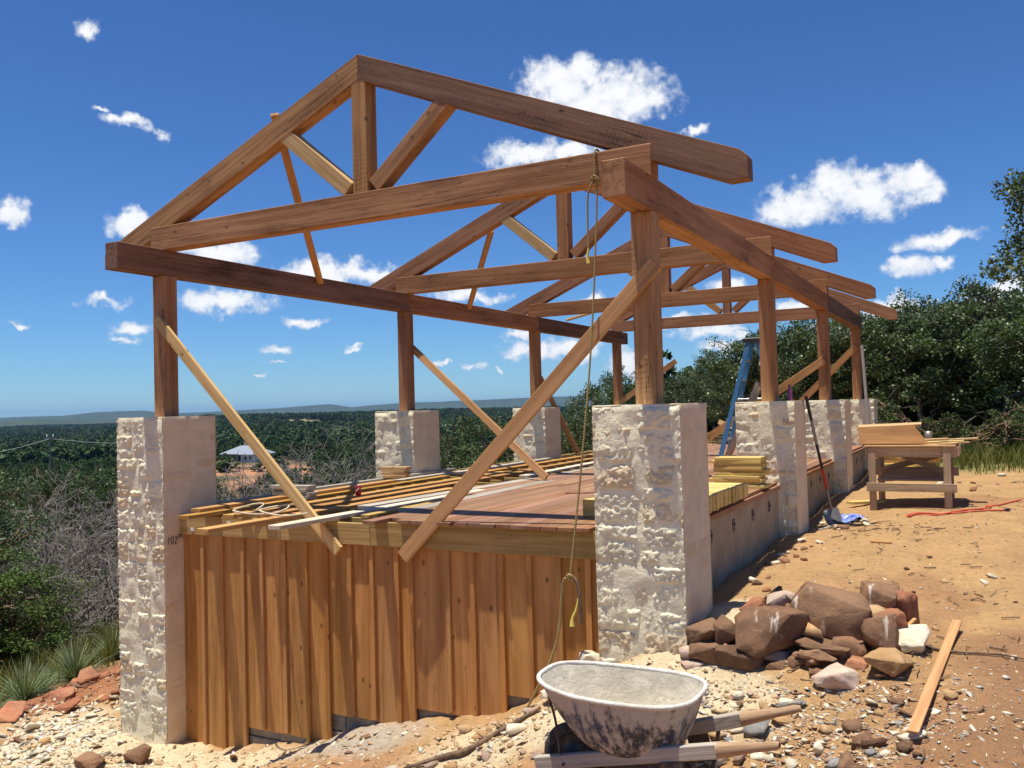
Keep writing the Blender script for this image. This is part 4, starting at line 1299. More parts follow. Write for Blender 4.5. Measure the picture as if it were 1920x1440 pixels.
# things on the table
me = prism_mesh([(-.40, 0), (.46, 0), (.28, .255), (-.42, .235)], -.011, .011, .002)
pp = obj('plywood_panel', me, PLYWOOD, None, (1.20, 6.36, ZT + .036), rot=(R(-9), 0, R(2)), label='plywood panel with a slanted end standing on the work table', cat='panel')
obj('plywood_panel', box_mesh(.80, .30, .02, .002), PINE, None, (1.17, 6.56, ZT + .285), rot=(R(4), R(-2), R(1)), label='flat pine panel resting behind the slanted plywood panel', cat='panel')
obj('support_block', box_mesh(.5, .12, .245, .003), TABLEWOOD, None, (1.12, 6.58, ZT + .146), label='upright timber block under the flat pine panel', cat='block')
for k, (x, y, a, L, z, lab) in enumerate(((1.78, 6.55, 4, .72, .03, 'thin pine strip pointing over the table end'), (1.72, 6.85, -3, .70, .036, 'pine board lying flat on the middle of the table'), (1.84, 7.1, 8, .80, .055, 'pine slat angled over the far table corner'),
                                          (1.64, 6.70, 14, .5, .075, 'short pine slat crossing the other boards on the table'), (1.62, 7.35, -6, .9, .035, 'pine board along the back of the table'), (1.90, 6.42, -20, .22, .036, 'small triangular pine offcut at the table edge'))):
    obj('table_board', box_mesh(L, .10 + .02 * (k % 3), .022, .002), (PINE, YELLOW, PINE)[k % 3], None, (x, y, ZT + z), rot=(R(2 * (k % 2)), R(-2.5), R(a)), label=lab, cat='board', group='boards lying on the work table')
tin = obj('tin_can', lathe_mesh([(0, 0), (.05, 0), (.05, .15), (.047, .15), (.047, .01), (0, .01)], 18), STEEL, None, (1.62, 7.62, ZT + .024), label='grey metal tin standing at the back of the table', cat='tin')
tin.location.y = 7.22
# lumber pile behind the table
for k in range(9):
    lab_ = 'yellow stick in the far lumber pile, ' + ('lowest', 'second lowest', 'third from the ground', 'fourth from the ground', 'fifth from the ground', 'sixth from the ground', 'near the top', 'next to topmost', 'topmost')[k]
    bar('lumber_stick', (.55 + rnd.uniform(-.1, .1), 11.2 + rnd.uniform(0, .3), -1.40 + .075 * k), (1.5 + rnd.uniform(-.1, .2), 11.0 + rnd.uniform(0, .3), -1.38 + .075 * k), .09, .07, YELLOW if k % 3 else PINE, ch=.003, label=lab_, cat='lumber', group='lumber piled behind the work table')
for k in range(4):
    bar('upright_stake', (1.10 + k * .045, 11.22, -.85), (1.06 + k * .05, 11.25, -.45 - .06 * k), .02, .035, YELLOW, ch=.002, label='thin yellow stake poking up from the lumber pile', cat='stake', group='stakes poking up from the lumber pile')
# red extension cord on the dirt
pts = [(x, y, float(gh(x, y)) + .012) for x, y in ((1.47, 5.25), (1.52, 5.38), (1.75, 5.50), (2.05, 5.75), (2.25, 6.05), (2.36, 6.35), (2.30, 6.62), (2.45, 6.95), (2.70, 7.6), (2.9, 8.2), (3.3, 8.9), (3.9, 9.3))]
pts2 = [(x, y, float(gh(x, y)) + .012) for x, y in ((1.47, 5.25), (1.44, 5.34), (1.56, 5.48), (1.80, 5.62), (2.1, 5.62), (2.35, 5.78), (2.5, 5.95))]
CE = empty('extension_cord', (1.47, 5.25, -1.5), label='red extension cord snaking across the dirt by the work table', cat='cord')
obj('cable', tube_mesh([tuple(Vector(p) - WL[CE.name]) for p in pts], .011, 6, 6), CORD_RED, CE, WL[CE.name])
obj('cable', tube_mesh([tuple(Vector(p) - WL[CE.name]) for p in pts2], .011, 6, 6), CORD_RED, CE, WL[CE.name])
obj('plug', box_mesh(.09, .04, .035, .008), BLACK, CE, (2.53, 5.99, float(gh(2.53, 5.99)) + .02), rot=(0, 0, .9))

# ------------------------------------------------------------------ wheelbarrow
WBL = Vector((.40, -1.83, -2.235))
WB = empty('wheelbarrow', tuple(WBL), label='mortar-crusted wheelbarrow with wooden handles in front of the right pillar', cat='wheelbarrow')
def tray_surface(off, zb, levels, nphi=56):
    ph = np.linspace(0, 2 * np.pi, nphi, endpoint=False)
    P = []
    for t_ in levels:
        q = t_ ** .62
        a_ = .235 + (.468 - .235) * q - off
        b_ = .185 + (.335 - .185) * q - off
        cx_ = .075 * (1 - q) + .0
        ex = 2 / (3.2 - .5 * (1 - t_))
        cx = np.sign(np.cos(ph)) * np.abs(np.cos(ph)) ** ex
        sy = np.sign(np.sin(ph)) * np.abs(np.sin(ph)) ** ex
        x = cx_ + a_ * cx
        y = b_ * sy * (1 - .20 * np.clip(-cx, 0, 1) ** 1.5)
        z = zb + (.635 - zb) * t_ + .03 * t_ * np.clip(-cx, 0, 1) ** 2 * 1.0
        P.append(np.stack([x, y, z], -1))
    return np.array(P)
def ring_faces(n_, m_):
    q, p = np.meshgrid(np.arange(n_ - 1), np.arange(m_), indexing='ij')
    a_ = q * m_ + p
    b_ = q * m_ + (p + 1) % m_
    return np.stack([a_, b_, b_ + m_, a_ + m_], -1).reshape(-1, 4)
lev = np.linspace(0, 1, 12) ** 1.3
P = tray_surface(0, .295, lev)
cen = P[0].mean(0)
Pc = np.concatenate([(cen + (P[0] - cen) * .03)[None], (cen + (P[0] - cen) * .6 - np.array([0, 0, .008]))[None], P])
obj('tray', np_mesh('tray', Pc.reshape(-1, 3), ring_faces(len(Pc), 56), True), TRAY_OUT, WB, WBL)
P2 = tray_surface(.010, .30, lev)
lump = fbm(P2.reshape(-1, 3) * 14, 3, 5).reshape(P2.shape[:2])
P2[..., 2] += .006 * lump
cen = P2[0].mean(0)
fills = [(cen + (P2[3] - cen) * f_) for f_ in (.03, .3, .6, .85)]
Pm = np.array([np.stack([f_[:, 0], f_[:, 1], .345 + .012 * fbm(np.stack([f_[:, 0] * 9, f_[:, 1] * 9, 0 * f_[:, 0]], -1), 3, 8)], -1) for f_ in fills])
Pin = np.concatenate([Pm, P2[3:]])
obj('mortar_lining', np_mesh('mortar_lining', Pin.reshape(-1, 3), ring_faces(len(Pin), 56)[:, ::-1], True), TRAY_IN, WB, WBL)
rimP = np.vstack([P[-1], P[-1][:2]])
V, F = tube_arrays(rimP + np.array([0, 0, .002]), .0135, 8)
obj('rim', np_mesh('rim', V, F, True), TRAY_RIM, WB, WBL)
def wbar(name, a_, b_, wd, ht, mat, up=(0, 0, 1), ch=.006): return bar(name, WBL + Vector(a_), WBL + Vector(b_), wd, ht, mat, WB, up=up, ch=ch)
for s in (-1, 1):
    wbar('handle_bar', (-.50, s * .095, .145), (.64, s * .252, .452), .048, .078, HANDLE_DUSTY)
    me = tube_mesh([(0, 0, 0), (.10, 0, 0), (.20, 0, 0), (.30, 0, .002), (.335, 0, .002)], [.042, .034, .024, .023, .015], 10, 5)
    dv = Vector((1.14, s * .157, .307)).normalized()
    obj('grip', me, HANDLEWOOD, WB, WBL + Vector((.625, s * .250, .449)), quat=dv.to_track_quat('X', 'Z'))
    # bent leg
    pts = [(.22, s * .195, .335), (.30, s * .23, .18), (.33, s * .235, .015), (.40, s * .235, .012), (.47, s * .235, .20), (.50, s * .235, .40)]
    obj('leg', tube_mesh(pts, .012, 6, 4), DARKSTEEL, WB, WBL)
    obj('leg_plate', box_mesh(.13, .006, .17, .002), DARKSTEEL, WB, WBL + Vector((.385, s * .243, .26)), rot=(0, R(-14), 0))
    obj('nose_brace', tube_mesh([(-.40, s * .12, .56), (-.36, s * .11, .40), (-.33, s * .125, .20)], .008, 6, 4), DARKSTEEL, WB, WBL)
wbar('cross_member', (.30, -.22, .338), (.30, .22, .338), .05, .03, HANDLE_DUSTY, up=(0, 0, 1))
wh = obj('wheel', lathe_mesh([(.125, -.030), (.150, -.043), (.178, -.036), (.19, 0), (.178, .036), (.150, .043), (.125, .030), (.118, 0), (.125, -.030)], 36, 'tyre', 'y'), RUBBER, WB, WBL + Vector((-.30, 0, .19)))
obj('rim', lathe_mesh([(.122, -.022), (.10, -.008), (.035, -.016), (.03, -.04), (.012, -.042), (.012, .042), (.03, .04), (.035, .016), (.10, .008), (.122, .022)], 28, 'rim', 'y'), DARKSTEEL, wh, WBL + Vector((-.30, 0, .19)))
obj('axle', tube_mesh([(0, -.16, 0), (0, 0, 0), (0, .16, 0)], .009, 8, 2), STEEL, WB, WBL + Vector((-.30, 0, .19)))

# ------------------------------------------------------------------ rocks
_ico = {}
def ico(sub):
    if sub not in _ico:
        bm = bmesh.new()
        bmesh.ops.create_icosphere(bm, subdivisions=sub, radius=1.0)
        _ico[sub] = (np.array([v.co[:] for v in bm.verts]), np.array([[v.index for v in f.verts] for f in bm.faces]))
        bm.free()
    return _ico[sub]
def hull(seed, n_=14, blocky=0.0):
    """angular broken stone: the convex hull of a few random points"""
    r_ = np.random.default_rng(seed)
    P = r_.normal(size=(n_, 3))
    P /= np.linalg.norm(P, axis=1)[:, None]
    if blocky: P = np.sign(P) * np.abs(P) ** (1 - blocky)
    P *= r_.uniform(.8, 1.0, (n_, 1))
    bm = bmesh.new()
    for p in P: bm.verts.new(p)
    ret = bmesh.ops.convex_hull(bm, input=bm.verts)
    bmesh.ops.delete(bm, geom=[v for v in ret['geom_interior'] if isinstance(v, bmesh.types.BMVert)], context='VERTS')
    return bm
def rock_arrays(seed, sub=2, cuts=14, blocky=0.0):
    bm = hull(seed, cuts, blocky)
    if sub > 2:
        bmesh.ops.bevel(bm, geom=list(bm.edges), offset=.035, segments=1, affect='EDGES')
        bmesh.ops.triangulate(bm, faces=bm.faces)
        bmesh.ops.subdivide_edges(bm, edges=bm.edges, cuts=3, use_grid_fill=True)
    bmesh.ops.triangulate(bm, faces=bm.faces)
    bmesh.ops.recalc_face_normals(bm, faces=bm.faces)
    bm.verts.index_update()
    V = np.array([v.co[:] for v in bm.verts])
    F = np.array([[v.index for v in f.verts] for f in bm.faces])
    bm.free()
    if sub > 2:
        V = V * (1 + .07 * fbm(V * 2.2 + seed, 3, seed)[:, None] + .055 * fbm(V * 6 + seed, 3, seed + 1)[:, None])
    V /= np.abs(V).max(0)
    return V, F
def rock(name, seed, c, size, mat, parent=None, rz=0.0, sub=2, cuts=13, blocky=0.0, smooth=False, **tags):
    V, F = rock_arrays(seed, sub, cuts, blocky)
    V = V * (np.array(size) / 2)
    ca, sa = math.cos(rz), math.sin(rz)
    V = np.stack([V[:, 0] * ca - V[:, 1] * sa, V[:, 0] * sa + V[:, 1] * ca, V[:, 2]], -1)
    return obj(name, np_mesh('rock', V, F, smooth), mat, parent, c, **tags)

DW = empty('dry_stone_wall', (.95, -.3, -1.88), label='low dry-stone wall of red-brown rocks beside the front right pillar', cat='wall')
DRY = [((.446, -.30, -1.655), .21, .19, ROCK_BROWN), ((.632, -.30, -1.640), .20, .21, ROCK_BROWN), ((.940, -.33, -1.612), .48, .30, ROCK_BROWN), ((.50, -.34, -1.80), .27, .20, ROCK_BROWN),
       ((.745, -.38, -1.80), .35, .21, ROCK_BROWN), ((1.317, -.02, -1.49), .56, .36, ROCK_BROWN), ((1.605, .14, -1.46), .27, .34, ROCK_BROWN), ((1.74, .17, -1.47), .25, .24, ROCK_RED), ((1.629, -.18, -1.60), .27, .27, ROCK_BROWN),
       ((1.258, -.25, -1.675), .40, .10, ROCK_BROWN), ((1.423, -.19, -1.695), .28, .18, ROCK_BROWN), ((.978, -.36, -1.765), .16, .08, ROCK_PINK), ((.991, -.38, -1.83), .20, .11, ROCK_BROWN),
       ((1.114, -.37, -1.805), .14, .13, ROCK_BROWN), ((1.133, -.32, -1.735), .13, .08, ROCK_BROWN), ((.718, .12, -1.55), .20, .15, ROCK_RED), ((.929, .1, -1.515), .26, .19, ROCK_PINK),
       ((1.05, -.04, -1.54), .13, .17, ROCK_BROWN), ((1.688, -.02, -1.51), .22, .11, ROCK_RED), ((1.213, -.39, -1.76), .19, .11, ROCK_BROWN), ((1.248, -.33, -1.71), .26, .08, ROCK_BROWN), ((.415, -.42, -1.875), .18, .10, ROCK_PINK),
       ((.36, -.40, -1.80), .13, .12, ROCK_PINK), ((.86, -.36, -1.74), .12, .09, ROCK_TAN), ((.60, -.36, -1.72), .10, .07, ROCK_RED), ((1.20, -.28, -1.60), .15, .12, ROCK_TAN), ((1.48, -.32, -1.78), .17, .12, ROCK_RED), ((1.10, -.46, -1.86), .16, .10, ROCK_TAN), ((1.30, -.44, -1.83), .18, .10, ROCK_BROWN), ((.88, .02, -1.56), .14, .12, ROCK_RED), ((1.58, -.02, -1.50), .15, .13, ROCK_TAN), ((1.44, .18, -1.50), .2, .2, ROCK_BROWN), ((1.15, -.12, -1.60), .2, .16, ROCK_BROWN), ((.85, -.12, -1.72), .5, .25, ROCK_BROWN), ((1.35, .0, -1.70), .5, .2, ROCK_BROWN), ((.55, -.1, -1.75), .4, .25, ROCK_BROWN)]
for k, (c, wd, ht, mat) in enumerate(DRY):
    big = wd > .3
    dp = wd * (.75 if big else .95)
    rock('stone', 300 + k * 3, c, (wd * 1.08, dp * 1.1, ht * 1.12), mat, DW, rz=rnd.uniform(-.25, .25), sub=3 if wd > .15 else 2, cuts=15, blocky=.4)
rock('boulder', 401, (1.815, -.09, -1.625), (.23, .2, .21), ROCK_WHITE, sub=3, cuts=14, blocky=.3, label='white limestone rock at the right end of the dry-stone wall', cat='rock')
rock('boulder', 402, (1.692, -.42, -1.70), (.30, .22, .17), ROCK_TAN, sub=3, cuts=14, blocky=.2, label='ochre rock in front of the dry-stone wall end', cat='rock')
rock('boulder', 403, (1.40, -.55, -1.80), (.36, .26, .19), ROCK_PINK, sub=3, cuts=14, rz=.5, label='low pinkish boulder half buried before the dry-stone wall', cat='rock')
rock('boulder', 404, (.80, .38, -1.49), (.17, .15, .14), ROCK_BROWN, sub=2, cuts=14, blocky=.4, label='dark cube-shaped rock on the ground above the dry-stone wall', cat='rock')
# named rocks of the foreground
for k, (x, y, sx_, sy_, sz_, mat, lab) in enumerate((
        (-4.98, -.78, .30, .22, .20, ROCK_BROWN, 'dark reddish rock before the base of the tall pillar'), (-5.30, -1.05, .36, .25, .16, ROCK_BROWN, 'flat dark rock at the bottom edge below the tall pillar'),
        (-1.45, -.52, .16, .13, .13, ROCK_TAN, 'reddish-tan rock before the middle of the skirt'), (-.62, -.55, .26, .2, .13, ROCK_WHITE, 'pale slab of rubble behind the barrow nose'),
        (-.78, -.9, .2, .17, .10, ROCK_WHITE, 'flat white stone in front of the skirt end'), (-.45, -.30, .22, .2, .17, ROCK_WHITE, 'white stone tucked against the front right pillar base'),
        (-8.35, 1.15, .55, .3, .26, ROCK_RED, 'large rust-red slab on the left crest'), (-7.95, .55, .45, .35, .2, ROCK_RED, 'rust-red rock below the large slab on the crest'), (-7.75, -.25, .75, .3, .22, ROCK_RED, 'long orange-red rock at the left edge of the crest'),
        (-7.2, .1, .32, .25, .17, ROCK_RED, 'orange-red rock among white rubble by the tall pillar'), (-7.45, -.55, .3, .22, .14, ROCK_TAN, 'tan rock among the white rubble left of the tall pillar'),
        (-6.45, -.72, .13, .1, .10, ROCK_TAN, 'small tan rock on the pale dust left of the tall pillar'), (.72, 4.6, .24, .2, .10, ROCK_BROWN, 'flat brown rock in front of the shovel'), (3.1, 11.4, .35, .25, .18, ROCK_PINK, 'pinkish rock at the edge of the grass'),
        (2.75, 4.6, .16, .13, .09, ROCK_BROWN, 'dark rock on the open dirt right of the table'), (1.55, -1.05, .17, .12, .07, ROCK_BROWN, 'brown stone beside the barrow handles'))):
    z = float(gh(x, y)) + sz_ * .28
    rock('rock', 500 + k, (x, y, z), (sx_, sy_, sz_), mat, rz=rnd.uniform(0, 3), sub=3 if sx_ > .2 else 2, cuts=14, blocky=.2, label=lab, cat='rock')

# loose rubble: the larger pieces one by one
RV = [rock_arrays(700 + k, 2, 8 + k % 3, .3) for k in range(9)]
ROCKME = {}
def rubble(x, y, s, mat, label, group):
    k = rnd.randrange(9)
    key = (k, mat.name)
    if key not in ROCKME:
        me = np_mesh('chip', RV[k][0] * .5, RV[k][1])
        me.materials.append(mat)
        ROCKME[key] = me
    hue = {ROCK_WHITE: 'white', ROCK_TAN: 'ochre', ROCK_RED: 'rust-red', ROCK_BROWN: 'brown', ROCK_PINK: 'pinkish', ROCK_GREY: 'grey'}[mat]
    label = ('larger ' if s > .11 else ('small ' if s > .065 else 'tiny ')) + hue + ' ' + label
    o = obj('rubble_stone', ROCKME[key], None, None, (x, y, float(gh(x, y)) + s * .13), rot=(rnd.uniform(-.35, .35), rnd.uniform(-.35, .35), rnd.uniform(0, 6.28)), label=label, cat='stone', group=group)
    o.scale = (s * rnd.uniform(.85, 1.35), s * rnd.uniform(.7, 1.05), s * rnd.uniform(.35, .7))
ZONES = [  # n, xmin, xmax, ymin, ymax, smin, smax, mats, label, group
    (52, -8.0, -5.9, -2.0, .6, .07, .21, (ROCK_WHITE, ROCK_WHITE, ROCK_WHITE, ROCK_TAN), 'limestone piece in the rubble left of the tall pillar', 'pale rubble left of the tall pillar'),
    (20, -8.9, -7.0, .3, 2.4, .09, .26, (ROCK_RED, ROCK_RED, ROCK_BROWN), 'stone on the crest behind the tall pillar', 'red stones on the crest'),
    (44, -5.6, -1.4, -1.9, -.4, .05, .14, (ROCK_WHITE, ROCK_TAN, ROCK_PINK, ROCK_BROWN), 'stone on the bare strip before the skirt', 'stones before the skirt'),
    (30, -1.4, .1, -1.9, -.5, .06, .17, (ROCK_WHITE, ROCK_WHITE, ROCK_TAN, ROCK_PINK), 'stone on the mound behind the barrow nose', 'stones behind the barrow'),
    (60, .75, 2.0, -1.75, -.75, .05, .17, (ROCK_WHITE, ROCK_WHITE, ROCK_WHITE, ROCK_TAN, ROCK_PINK, ROCK_BROWN, ROCK_GREY), 'stone in the spill of rubble under the barrow handles', 'rubble under the barrow handles'),
    (18, .38, .75, .5, 4.0, .05, .12, (ROCK_RED, ROCK_WHITE, ROCK_BROWN), 'stone at the foot of the concrete side wall', 'stones at the foot of the side wall'),
    (22, .42, 1.05, 4.5, 5.7, .05, .12, (ROCK_WHITE, ROCK_GREY, ROCK_WHITE), 'stone in the heap by the shovel blade', 'stones by the shovel'),
    (22, 1.6, 3.4, -.8, 3.4, .04, .11, (ROCK_WHITE, ROCK_BROWN, ROCK_TAN), 'scattered stone on the trampled dirt', 'stones on the trampled dirt'),
    (14, 1.5, 5.0, 8.5, 12.2, .08, .20, (ROCK_PINK, ROCK_WHITE, ROCK_RED), 'stone along the border of the grass', 'stones along the grass border')]
for n_, xa, xb, ya, yb, sa, sb, mats, lab, grp in ZONES:
    for k in range(n_):
        s_ = sa + (sb - sa) * rnd.random() ** 2
        rubble(rnd.uniform(xa, xb), rnd.uniform(ya, yb), s_, rnd.choice(mats), lab, grp)

# fine gravel and chips: one mass
def gravel_mass(name, n_, sampler, smin, smax, palette, label, seed):
    r_ = np.random.default_rng(seed)
    base = [rock_arrays(800 + k, 2, 7 + k % 2, .3) for k in range(8)]
    xy = sampler(r_, n_)
    s_ = smin + (smax - smin) * r_.random(n_) ** 3.2
    zg = gh(xy[:, 0], xy[:, 1]) + s_ * .02
    Vs, Fs, Cs, o = [], [], [], 0
    pal = np.array(palette)
    for k in range(8):
        ii = np.arange(k, n_, 8)
        B, FB = base[k]
        m_ = len(ii)
        J = B[None] * .5 * s_[ii][:, None, None]
        J = J * np.stack([r_.uniform(.9, 2.0, m_), r_.uniform(.6, 1.1, m_), r_.uniform(.2, .5, m_)], 1)[:, None, :]
        t1 = r_.normal(size=m_)[:, None] * .25
        J[..., 2] += J[..., 0] * t1
        a_ = r_.uniform(0, 6.28, m_)
        ca, sa = np.cos(a_)[:, None], np.sin(a_)[:, None]
        X = J[..., 0] * ca - J[..., 1] * sa + xy[ii, :1]
        Y = J[..., 0] * sa + J[..., 1] * ca + xy[ii, 1:2]
        Vs.append(np.stack([X, Y, J[..., 2] + zg[ii][:, None]], -1).reshape(-1, 3))
        Fs.append((FB[None] + len(B) * np.arange(m_)[:, None, None]).reshape(-1, 3) + o)
        Cs.append(np.repeat(pal[r_.integers(0, len(pal), m_)] * r_.uniform(.75, 1.15, (m_, 1)), len(B), 0))
        o += len(B) * m_
    V, F, C = np.vstack(Vs), np.vstack(Fs), np.vstack(Cs)
    me = np_mesh(name, V, F)
    set_color(me, C)
    return obj(name, me, GRAVEL, kind='stuff', label=label)
PW, PT_, PR, PB_, PG = (.70, .62, .47), (.54, .37, .20), (.40, .17, .09), (.22, .115, .07), (.36, .33, .29)
def zone_sampler(zs):
    def f(r_, n_):
        out = []
        wts = np.array([z[4] for z in zs], float)
        cnt = r_.multinomial(n_, wts / wts.sum())
        for z, c in zip(zs, cnt):
            out.append(np.stack([r_.normal(z[0], z[2], c), r_.normal(z[1], z[3], c)], 1))
        q = np.vstack(out)
        bad = (q[:, 1] > -.13) & (q[:, 0] < .14)
        keep = ~(bad & (q[:, 0] > -5.8))
        q = np.where(keep[:, None], q, np.stack([r_.uniform(-5, 2, n_), r_.uniform(-1.9, -.5, n_)], 1))
        return q
    return f
gravel_mass('gravel', 2200, zone_sampler([(-6.7, -.8, .8, .6, 3)]), .015, .13, (PW, PW, (.72, .64, .50), (.66, .55, .38), PT_), 'white limestone chips left of the tall pillar', 6)
gravel_mass('gravel', 4000, zone_sampler([(-3.4, -.9, 1.4, .45, 3), (-.7, -.9, .6, .4, 2), (-5.6, -1.3, 1.2, .4, 2)]), .012, .075, (PW, PT_, PT_, (.56, .42, .26), (.44, .26, .14)), 'pale gravel and chips on the bare strip in front', 1)
gravel_mass('gravel', 4200, zone_sampler([(1.35, -1.25, .38, .28, 4), (1.0, -.75, .5, .2, 1.5), (1.9, -.9, .35, .5, 1.5)]), .010, .055, (PW, PW, PG, PT_, PT_, (.40, .24, .16), (.36, .22, .13)), 'mixed gravel spilled under the barrow handles', 2)
gravel_mass('gravel', 1500, zone_sampler([(-8.2, 1.0, .6, .8, 3), (-7.6, -.1, .5, .5, 2)]), .02, .11, (PR, PR, PB_, PT_), 'red chips on the left crest', 3)
gravel_mass('gravel', 1900, zone_sampler([(2.2, 1.2, .8, 1.3, 3), (1.2, 3.5, .6, 1.6, 2), (2.6, 6.5, .9, 2.4, 3), (.7, 4.9, .2, .4, 1.2), (.45, 2.2, .07, 1.0, 1)]), .01, .045, (PT_, PB_, PW, (.40, .22, .11)), 'scattered chips on the trampled dirt', 4)

# twigs, bark and wood scraps on the dirt: one mass
r_ = np.random.default_rng(9)
parts = []
for k in range(170):
    if k < 85: x, y = r_.normal(2.2, .55), r_.normal(.1, 1.1)
    elif k < 125: x, y = r_.normal(1.3, .25), r_.normal(4.1, .35)
    else: x, y = r_.normal(2.6, .8), r_.normal(6.2, 2.2)
    if x < .5: x = .5 + abs(r_.normal(0, .3))
    L = r_.uniform(.03, .14) * (1.8 if r_.random() < .08 else 1)
    a_ = r_.uniform(0, 6.28)
    p = np.array([[x - L / 2 * math.cos(a_), y - L / 2 * math.sin(a_)], [x + .01 * r_.normal(), y + .01 * r_.normal()], [x + L / 2 * math.cos(a_), y + L / 2 * math.sin(a_)]])
    z = gh(p[:, 0], p[:, 1]) + .008 + .012 * r_.random(3)
    parts.append(tube_arrays(np.column_stack([p, z]), r_.uniform(.0022, .0065), 4))
V, F = join_arrays(parts)
obj('wood_debris', np_mesh('wood_debris', V, F), TWIG_BROWN, kind='stuff', label='twigs and bark scraps strewn over the dirt')
# the long plank and a few bigger sticks
lift_ = max(float(gh(2.075 - .19 * f_, .57 - 1.84 * f_)) - (float(gh(2.075, .57)) * (1 - f_) + float(gh(1.885, -1.27)) * f_) for f_ in np.linspace(0, 1, 12))
za, zb = float(gh(2.075, .57)) + max(0, lift_) + .018, float(gh(1.885, -1.27)) + max(0, lift_) + .018
bar('thin_plank', (2.075, .57, za), (1.885, -1.27, zb), .062, .016, PINE_TAN, ch=.002, label='long thin tan plank lying on the brown dirt', cat='plank')
bar('stick', (1.83, .10, -1.53), (1.74, -.05, -1.60), .03, .02, ORANGE, ch=.002, label='short flat stick standing at the right end of the stone wall', cat='stick')
pts = [(x, y, float(gh(x, y)) + .03) for x, y in ((-1.62, -1.12), (-1.35, -1.03), (-1.15, -.98), (-.98, -.80), (-.86, -.70), (-.70, -.66))]
obj('fallen_branch', tube_mesh(pts, [.012, .02, .024, .02, .018, .012], 7, 6), TWIG_BROWN, label='crooked brown branch lying before the skirt', cat='branch')
pts = [(x, y, float(gh(x, y)) + .015) for x, y in ((1.75, .05), (2.0, -.02), (2.35, .02), (2.6, -.08))]
obj('fallen_branch', tube_mesh(pts, [.008, .010, .008, .004], 6, 5), TWIG_BROWN, label='thin stick crossing the end of the long plank', cat='branch')
bar('wood_strip', (1.22, 3.35, float(gh(1.22, 3.35)) + .012), (1.42, 3.28, float(gh(1.42, 3.28)) + .012), .04, .015, ORANGE, ch=.002, label='small tan wood strip on the sand before the table', cat='strip')

# ------------------------------------------------------------------ trees and shrubs
def leaf_quads(C, size, r_, upbias=0.4, aspect=.55):
    """one small folded-flat rhombus leaf at each centre"""
    n_ = len(C)
    N = r_.normal(size=(n_, 3))
    N[:, 2] += upbias * 2
    N /= np.linalg.norm(N, axis=1)[:, None]
    T = np.cross(N, r_.normal(size=(n_, 3)))
    T /= np.linalg.norm(T, axis=1)[:, None]
    B = np.cross(N, T)
    s = size * r_.uniform(.6, 1.25, n_)[:, None]
    V = np.stack([C - T * s, C + B * s * aspect, C + T * s, C - B * s * aspect], 1).reshape(-1, 3)
    F = np.arange(n_ * 4).reshape(-1, 4)
    return V, F


def crown_points(r_, groups, subs, leaves, rx, rz, zc, gr, shell=.35, low=-.75):
    """leaf clumps spread through a crown: returns leaf centres and the clump-group centres"""
    G = []
    while len(G) < groups:
        p = r_.uniform(-1, 1, 3)
        d = np.linalg.norm(p)
        if d > 1 or d < shell or p[2] < low: continue
        p = p * np.array([rx, rx, rz]) * (1 + .12 * r_.normal())
        if all(np.linalg.norm((p - g) / np.array([1, 1, .8])) > gr * .62 for g in G) or r_.random() < .04: G.append(p)
    L = []
    for g in G:
        for k in range(subs):
            c = g + r_.normal(size=3) * gr * np.array([.5, .5, .34])
            n_ = int(leaves * r_.uniform(.6, 1.3))
            q = r_.normal(size=(n_, 3))
            q /= np.linalg.norm(q, axis=1)[:, None]
            q *= (r_.random((n_, 1)) ** .45) * gr * r_.uniform(.33, .55) * np.array([1, 1, .72])
            L.append(c + q)
    L = np.vstack(L)
    L[:, 2] += zc
    G = np.array(G)
    G[:, 2] += zc
    return L, G


def limb(p0, p1, r0, r1, r_, sag=.15, n_=7, wob=.05):
    t_ = np.linspace(0, 1, n_)[:, None]
    P = p0 + (p1 - p0) * t_
    L = np.linalg.norm(p1 - p0)
    P = P + np.sin(t_ * math.pi) * np.array([0, 0, 1]) * sag * L
    w_ = r_.normal(size=(n_, 3)) * wob * L * np.sin(t_ * math.pi)
    return tube_arrays(P + w_, np.linspace(r0, r1, n_), 6)


def tree_meshes(seed, h, rx, rz, trunk_r, groups=26, subs=5, leaves=110, leaf=.06, stems=1, gr=1.0, low=-.75, upb=.4):
    r_ = np.random.default_rng(seed)
    zc = h - rz
    L, G = crown_points(r_, groups, subs, leaves, rx, rz, zc, gr, low=low)
    V, F = leaf_quads(L, leaf, r_, upb)
    crown = np_mesh('crown', V, F)
    parts = []
    fork = max(.5, zc - rz * .45)
    for s in range(stems):
        a_ = s * 6.28 / stems + r_.uniform(0, 1)
        base = np.array([.12 * math.cos(a_), .12 * math.sin(a_), -.3]) if stems > 1 else np.array([0, 0, -.3])
        top = np.array([r_.normal() * .15 * h * .3 + (.5 * math.cos(a_) if stems > 1 else 0), r_.normal() * .3 + (.5 * math.sin(a_) if stems > 1 else 0), fork])
        parts.append(limb(base, top, trunk_r, trunk_r * .75, r_, 0, 7, .06))
        for g in G[s::stems]:
            parts.append(limb(top - np.array([0, 0, r_.uniform(0, .3) * fork]), g, trunk_r * r_.uniform(.28, .5), .02, r_, .10, 8, .05))
            for q in range(2):
                e = g + r_.normal(size=3) * gr * .5
                m_ = top + (g - top) * r_.uniform(.5, .8) + np.array([0, 0, .1 * np.linalg.norm(g - top)])
                parts.append(limb(m_, e, .03, .008, r_, .05, 5, .06))
    V, F = join_arrays(parts)
    return np_mesh('trunk', V, F, True), crown


def mesh_top(me):
    V = np.empty(len(me.vertices) * 3, np.float32)
    me.vertices.foreach_get('co', V)
    return float(np.percentile(V[2::3], 99.7))


